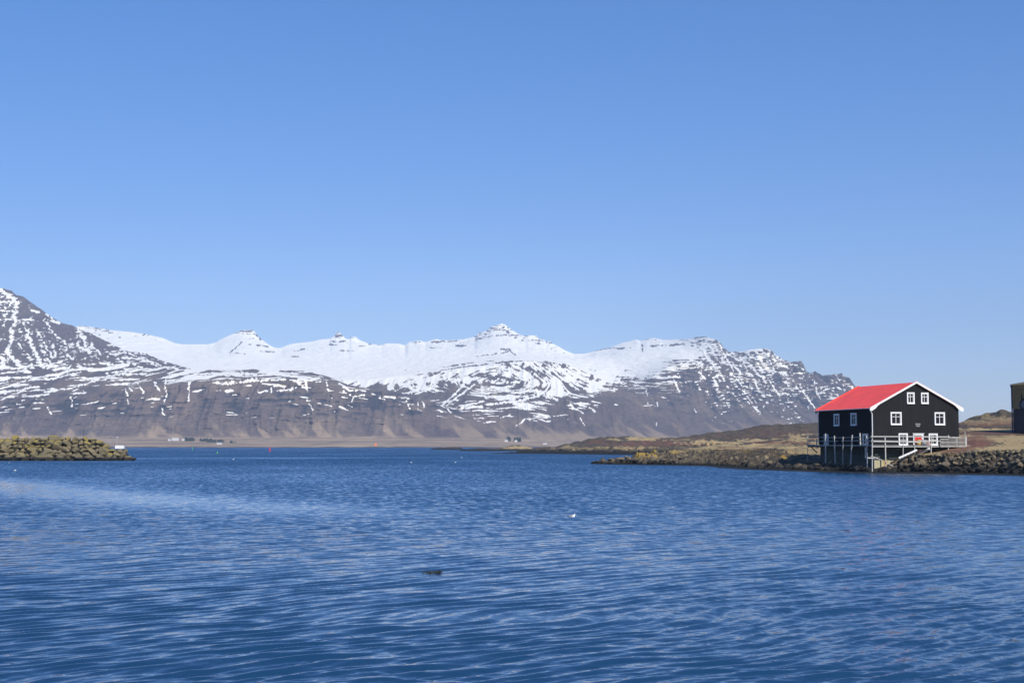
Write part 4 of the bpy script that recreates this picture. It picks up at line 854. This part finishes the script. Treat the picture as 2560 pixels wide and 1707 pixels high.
p = hit(2319.5, 1113, A - L * .9, L); e = empty('crate', (p.x, p.y, ZD + .002), 'faded pink slatted crate beside the grey barrel', 'crate', None, ang)
b = MB()
for k in range(4): b.box(-.26, .26, -.2, -.17, .05 + k * .17, .17 + k * .17); b.box(-.26, .26, .17, .2, .05 + k * .17, .17 + k * .17); b.box(-.26, -.235, -.168, .168, .05 + k * .17, .17 + k * .17); b.box(.235, .26, -.168, .168, .05 + k * .17, .17 + k * .17)
b.build('slat', M_pink, e)
b = MB()
for sx in (-1, 1):
    for sy in (-1, 1): b.box(sx * .23 - .02, sx * .23 + .02, sy * .15 - .018, sy * .15 + .018, 0, .72)
b.box(-.23, .23, -.16, .16, .0, .03); b.build('frame', M_pink, e)
# ------------------------------------------------------------------ building at the right edge
M_ycorr = simple('mustard_corrugated_wall', (.30, .23, .09), .7, .25, .6, (1, 1, .3)); M_dkw = simple('dark_painted_plinth', (.035, .035, .042), .7, .35, .7)
M_yroof = simple('yellow_roof_sheet', (.85, .66, .30), .5, .15); M_navy = simple('navy_trim', (.03, .03, .12), .5, .2); M_wht2 = simple('white_wall_paint', (.13, .135, .17), .6, .1)
M_mur = simple('black_wall_paint', (.01, .01, .014), .6, .3)
B0 = P(2534, 1083, 243); ub = Vector((.36, -.93, 0)).normalized()
sh = empty('warehouse', B0, 'mustard and dark warehouse with yellow roof at the right edge', 'warehouse', None, math.atan2(ub.y, ub.x))
LB = 16; zt = 13.45 - B0.z; zm = 9.6 - B0.z
b = MB(); b.box(0, LB, 0, 22, -1, zm); b.build('lower_wall', M_dkw, sh)
b = MB(); b.box(0, LB, -.06, 22, zm + .002, zt); x = .1
while x < LB: b.box(x, x + .09, -.1, -.061, zm + .01, zt - .05); x += .3
b.build('upper_wall', M_ycorr, sh)
b = MB(); b.prism([(-.3, 0, zt + .003), (-.3, 0, zt + .16), (LB / 2, 0, zt + .8), (LB + .3, 0, zt + .16), (LB + .3, 0, zt + .003), (LB / 2, 0, zt + .004)], (0, -.3, 0), (0, 22.3, 0)); b.build('roof', M_yroof, sh)
b = MB(); b.tube([(-.1, -.12, -1), (-.1, -.12, zt)], .11, 8); b.box(-.28, .12, -.22, .2, zt - .35, zt - .002); b.build('downpipe', M_navy, sh)
b = MB(); b.box(.9, LB - .8, -.12, -.102, zt - .75, zt - .68); b.build('trim', M_navy, sh)
# painted marks on the wall: a pale block, a black ring round a grey disc, a black streak
def disc(cx_, cz_, r0, r1_, y, mat, name, par):
    m = MB(); n = 28; vs = []
    for r in (r0, r1_):
        for yy in (y, y + .012): vs += [(cx_ + r * math.cos(2 * math.pi * k / n), yy, cz_ + r * math.sin(2 * math.pi * k / n)) for k in range(n)]
    fs = []
    for k in range(n):
        k2 = (k + 1) % n
        fs += [(k, k2, 2 * n + k2, 2 * n + k), (n + k, 3 * n + k, 3 * n + k2, n + k2), (2 * n + k, 2 * n + k2, 3 * n + k2, 3 * n + k), (k, n + k, n + k2, k2)]
    m.add(vs, fs); return m.build(name, mat, par)
nb = Vector((ub.y, -ub.x, 0))
def onb(px, py): p = hit(px, py, B0, nb) - B0; return p.dot(ub), p.z
u, z = onb(2560.5, 1011); rr = 1.0
disc(u, z, rr * .62, rr, -.118, M_mur, 'mural_ring', sh); disc(u, z, .001, rr * .60, -.118, M_wht2, 'mural_disc', sh)
ua, za = onb(2546.5, 1008); uc, zc = onb(2551.5, 1017); b = MB(); b.box(ua, uc, -.118, -.104, zc, za); b.build('mural_block', M_wht2, sh)
ua, za = onb(2555, 980); b = MB(); b.prism([(ua, -.118, za), (ua + .22, -.118, z + rr * .9), (ua - .22, -.118, z + rr * .9)], (0, 0, 0), (0, .012, 0)); b.build('mural_streak', M_mur, sh)

# ------------------------------------------------------------------ breakwater fittings
mast = P(209, 1092, 371)
e = empty('mast', mast - Vector((0, 0, .3)), 'thin dark mast standing on top of the breakwater', 'mast'); b = MB(); b.tube([(0, 0, 0), (0, 0, 1.95)], [.06, .035], 8); b.build('pole', M_rust, e)
b = MB(); b.box(-.09, .09, -.09, .09, 1.75, 2.05); b.build('lantern', M_rust, e)
for px, py, lab, mm in ((274.3, 1094.5, 'slim lamp post with dark head behind the breakwater end', M_rust), (291.6, 1093.5, 'slim lamp post with white head beside the white tank', M_white)):
    q = P(px, 1121, 376); zt_ = P(px, py, 376).z; e = empty('lamp_post', q, lab, 'lamp post', 'lamp posts at the end of the breakwater')
    b = MB(); b.tube([(0, 0, -.4), (0, 0, zt_ - q.z)], [.055, .035], 8); b.build('pole', M_zinc, e)
    b = MB(); b.box(-.08, .38, -.08, .08, zt_ - q.z + .002, zt_ - q.z + .12); b.build('lamp_head', mm, e)
q = P(300, 1121.5, 371); e = empty('tank', q, 'white box shaped tank on the low end of the breakwater', 'tank')
b = MB(); b.box(-1.1, 1.1, -.6, .6, .03, .88); b.build('body', M_white, e); b = MB(); b.box(-1.13, 1.13, -.63, .63, .882, .96); b.build('lid', M_wht2, e)
for s in (-1, 1): b = MB(); b.box(s * .8 - .08, s * .8 + .08, -.5, .5, -.5, .028); b.build('foot', M_rust, e)
# ------------------------------------------------------------------ navigation buoys
M_green = simple('green_buoy_paint', (.03, .36, .13), .5, .15); M_rd = simple('red_buoy_paint', (.62, .03, .06), .5, .1)
def at_w(px, py, Y, z=0): return Vector((float(kx_of(px, py)) * Y, Y, z))
e = empty('buoy', at_w(481.5, 1125, 1217), 'thin green spar buoy, leftmost and farthest of the three', 'buoy', 'navigation buoys')
b = MB(); b.tube([(0, 0, -1), (0, 0, .1), (0, 0, 1.3), (0, 0, 2.4)], [.5, .45, .28, .3], 10); b.build('spar', M_green, e); b = MB(); b.tube([(0, 0, 2.402), (0, 0, 2.9)], [.5, .45], 10); b.build('topmark', M_green, e)
e = empty('buoy', at_w(543, 1135, 637), 'green cone shaped buoy with a wide float, nearest of the three', 'buoy', 'navigation buoys')
b = MB(); b.tube([(0, 0, -.4), (0, 0, .1), (0, 0, .3)], [.42, .45, .36], 14); b.build('float', M_rust, e); b = MB(); b.tube([(0, 0, .302), (0, 0, .9), (0, 0, 1.2)], [.36, .2, .16], 12); b.build('cone', M_green, e); b = MB(); b.tube([(0, 0, 1.202), (0, 0, 1.42)], [.1, .07], 8); b.build('lantern', M_green, e)
e = empty('buoy', at_w(674.5, 1128.5, 923), 'tall red pillar buoy in the open water', 'buoy', 'navigation buoys')
b = MB(); b.tube([(0, 0, -1), (0, 0, .2), (0, 0, .22), (0, 0, 2.3), (0, 0, 2.5)], [.55, .5, .42, .40, .2], 12); b.build('pillar', M_rd, e); b = MB(); b.tube([(0, 0, 2.502), (0, 0, 2.95)], [.16, .12], 8); b.build('lantern', M_rd, e)
# ------------------------------------------------------------------ farms and lighthouse on the far shore
M_fw = simple('farmhouse_wall', (.6, .6, .58), .7, .08); M_fr = simple('farmhouse_roof', (.35, .34, .34), .7, .2); M_or = simple('orange_paint', (.75, .22, .08), .6, .1); M_far = simple('dark_conifer', (.025, .04, .03), .9, .3)
def farm(px, py, Y, wd, dp, h, label, roofm=None):
    q = P(px, py, Y); e = empty('farmhouse', q, label, 'farmhouse', 'farm buildings on the far shore')
    b = MB(); b.box(-wd / 2, wd / 2, -dp / 2, dp / 2, -3, h * .6); b.build('wall', M_fw, e)
    b = MB(); b.prism([(-wd / 2 - .3, -dp / 2 - .4, h * .6 + .01), (-wd / 2 - .3, dp / 2 + .4, h * .6 + .01), (-wd / 2 - .3, 0, h * .6 + dp * .25)], (0, 0, 0), (wd + .6, 0, 0)); b.build('roof', roofm or M_fr, e)
for a in [(424, 1099, 3900, 8, 6, 3, 'small white farmhouse, leftmost of the far farm'), (439, 1098.5, 3900, 18, 9, 4, 'long white farm barn under the left mountain', M_fw), (458, 1098.5, 3920, 7, 6, 3, 'small pale shed right of the long white barn'),
          (549, 1109, 3500, 12, 7, 3.2, 'low pale farm building close to the far beach'), (1266, 1101.5, 3950, 9, 6, 3.5, 'white farmhouse below the dark wood under the central mountain'), (1290, 1102, 3930, 7, 6, 3, 'small white farmhouse right of the dark wood'),
          (1362, 1109.5, 3700, 10, 7, 3.2, 'pale farmhouse near the shore above the right point')]: farm(*a)
q = P(939.5, 1113.5, 3250); e = empty('lighthouse', q, 'little orange lighthouse on the far beach', 'lighthouse')
b = MB(); b.box(-2.6, 2.6, -2, 2, -3, 3.0); b.build('base', M_or, e); b = MB(); b.box(-1.2, 1.2, -1.2, 1.2, 3.002, 6.2); b.build('tower', M_or, e); b = MB(); b.tube([(0, 0, 6.202), (0, 0, 7.4)], [1.1, .3], 10); b.build('lantern', M_or, e)
def wood(pts, label):
    b = MB(); r = random.Random(5)
    for x0, x1, y, Y, h in pts:
        n = int((x1 - x0) * 1.3)
        for i in range(n):
            q = P(r.uniform(x0, x1), y + r.uniform(-1.2, 1.2), Y + r.uniform(-12, 12)); hh = h * r.uniform(.6, 1.2)
            b.tube([q + Vector((0, 0, -4)), q + Vector((0, 0, hh * .3)), q + Vector((0, 0, hh * .7)), q + Vector((0, 0, hh))], [hh * .35, hh * .4, hh * .22, .1], 6)
    o = b.build('far_wood', M_far); tag(o, label, 'woodland', kind='stuff')
wood([(463, 486, 1098, 3930, 5), (500, 530, 1099, 3900, 3.5), (518, 560, 1102, 3800, 3.5), (575, 590, 1104, 3700, 2), (1268, 1276, 1098, 4000, 7), (1286, 1304, 1099, 4000, 7)], 'dark conifer plantations around the far farms')
# ------------------------------------------------------------------ gulls
M_gw = simple('white_feathers', (.85, .85, .84), .7, .05); M_gg = simple('grey_feathers', (.22, .22, .25), .7, .25); M_bill = simple('yellow_bill', (.6, .4, .05), .5, .1); M_tip = simple('black_feathers', (.02, .02, .02), .6, .2)
def ellip(mb_, c, r, n=14, m=9, taper=None):
    vs = []; fs = []
    for i in range(m + 1):
        t = math.pi * i / m
        for k in range(n):
            a = 2 * math.pi * k / n; x = -math.cos(t); s = math.sin(t); f = taper(x) if taper else (1, 0)
            vs.append((c[0] + r[0] * x, c[1] + r[1] * s * math.cos(a) * f[0], c[2] + r[2] * s * math.sin(a) * f[0] + f[1]))
    for i in range(m):
        for k in range(n): fs.append((i * n + k, i * n + (k + 1) % n, (i + 1) * n + (k + 1) % n, (i + 1) * n + k))
    return mb_.add(vs, fs)
def gull(loc, s, rz, label, detail=True, name='gull', group=None):
    e = empty(name, loc, label, 'gull', group, rz); e.scale = (s, s, s)
    me = bpy.data.meshes.new('body'); bm = bmesh.new()           # one continuous skinned bird: tail, trunk, breast, neck, head
    ch = [((-.27, 0, .10), .018), ((-.20, 0, .085), .045), ((-.10, 0, .065), .078), ((.02, 0, .06), .092), ((.10, 0, .075), .082), ((.135, 0, .13), .05), ((.145, 0, .18), .042), ((.16, 0, .205), .043), ((.19, 0, .20), .026)]
    prev = None
    for c_, r_ in ch:
        v = bm.verts.new(c_)
        if prev: bm.edges.new((prev, v))
        prev = v
    bm.to_mesh(me); bm.free(); me.materials.append(M_gw); o = bpy.data.objects.new('body', me); COL.objects.link(o); o.parent = e
    o.modifiers.new('skin', 'SKIN'); sv = me.skin_vertices[0].data
    for k, (c_, r_) in enumerate(ch): sv[k].radius = (r_, r_)
    sv[3].use_root = True; sub = o.modifiers.new('sub', 'SUBSURF'); sub.levels = 2; sub.render_levels = 2
    if detail:
        for sy in (-1, 1):
            b = MB(); ellip(b, (-.07, sy * .062, .105), (.17, .03, .05), taper=lambda x: (.55 + .45 * sstep(-1, .2, np.float64(x)), .012 * -x)); b.build('wing', M_gg, e, True)
            b = MB(); ellip(b, (-.25, sy * .03, .12), (.07, .012, .014)); b.build('wing_tip', M_tip, e, True)
            b = MB(); ellip(b, (.178, sy * .03, .212), (.006, .004, .006), 8, 5); b.build('eye', M_tip, e, True)
        b = MB(); b.tube([(.195, 0, .20), (.235, 0, .195), (.25, 0, .183)], [.012, .009, .003], 8); b.build('bill', M_bill, e, True)
gull(Vector((float(kx_of(1430, 1290)) * 76, 76, -.035)), .86, -.15, 'white gull with grey wings swimming alone in mid water')
for i, (px, py) in enumerate([(37, 1175.5), (23, 1157), (1138.5, 1155.5), (1028, 1156), (584, 1148), (1154, 1143.5)]):
    Y = CH * F / (py - HZ) - .2
    gull(Vector((float(kx_of(px, py)) * Y, Y, -.04)), .95, random.uniform(-1, 1) + (3.1 if i % 2 else 0), ['white gull floating just below the left breakwater', 'white gull floating close in under the left breakwater', 'white speck of a gull, right one of two specks before the islets', 'white speck of a gull, left one of two specks before the islets',
         'white speck of a gull on the water between the green and red buoys', 'white speck of a gull close below the islets'][i], i < 2, group='gulls far off on the water' if i > 1 else None)
# floating seaweed
M_weed = simple('brown_seaweed', (.035, .03, .012), .5, .4, 8)
b = MB(); r = random.Random(9); Yc_ = CH * F / (1429 - HZ)
for i in range(80):
    u = r.uniform(-1, 1); x = float(kx_of(1082, 1429)) * Yc_ + u * .23 - (0 if i % 4 else .08); y = Yc_ + r.gauss(0, .07) + .02
    if u < -.35 and i % 2: continue
    a = r.uniform(0, 6.28); z0 = r.uniform(-.02, .03); l = r.uniform(.04, .12)
    b.tube([(x, y, z0 - .02), (x + l * .5 * math.cos(a), y + l * .5 * math.sin(a), z0 + r.uniform(.02, .05)), (x + l * math.cos(a), y + l * math.sin(a), z0 + r.uniform(.0, .05))], [.005, .010, .005], 5)
o = b.build('seaweed', M_weed, None, True); tag(o, 'small dark clump of seaweed floating in the near water', 'seaweed')

# ------------------------------------------------------------------ haze
b = MB(); b.box(-6600, 6600, -60, 10900, -9, 1000)
m = bpy.data.materials.new('haze_air'); m.use_nodes = True; n = m.node_tree; n.nodes.remove(n.nodes['Principled BSDF'])
pv = n.nodes.new('ShaderNodeVolumePrincipled'); pv.inputs['Color'].default_value = (.60, .77, 1.0, 1); pv.inputs['Density'].default_value = 6.0e-5; pv.inputs['Anisotropy'].default_value = 0.0
n.links.new(pv.outputs[0], n.nodes['Material Output'].inputs['Volume'])
hz = b.build('haze', m); hz['kind'] = 'stuff'; hz['label'] = 'thin blue air haze over the fjord'; hz['category'] = 'haze'
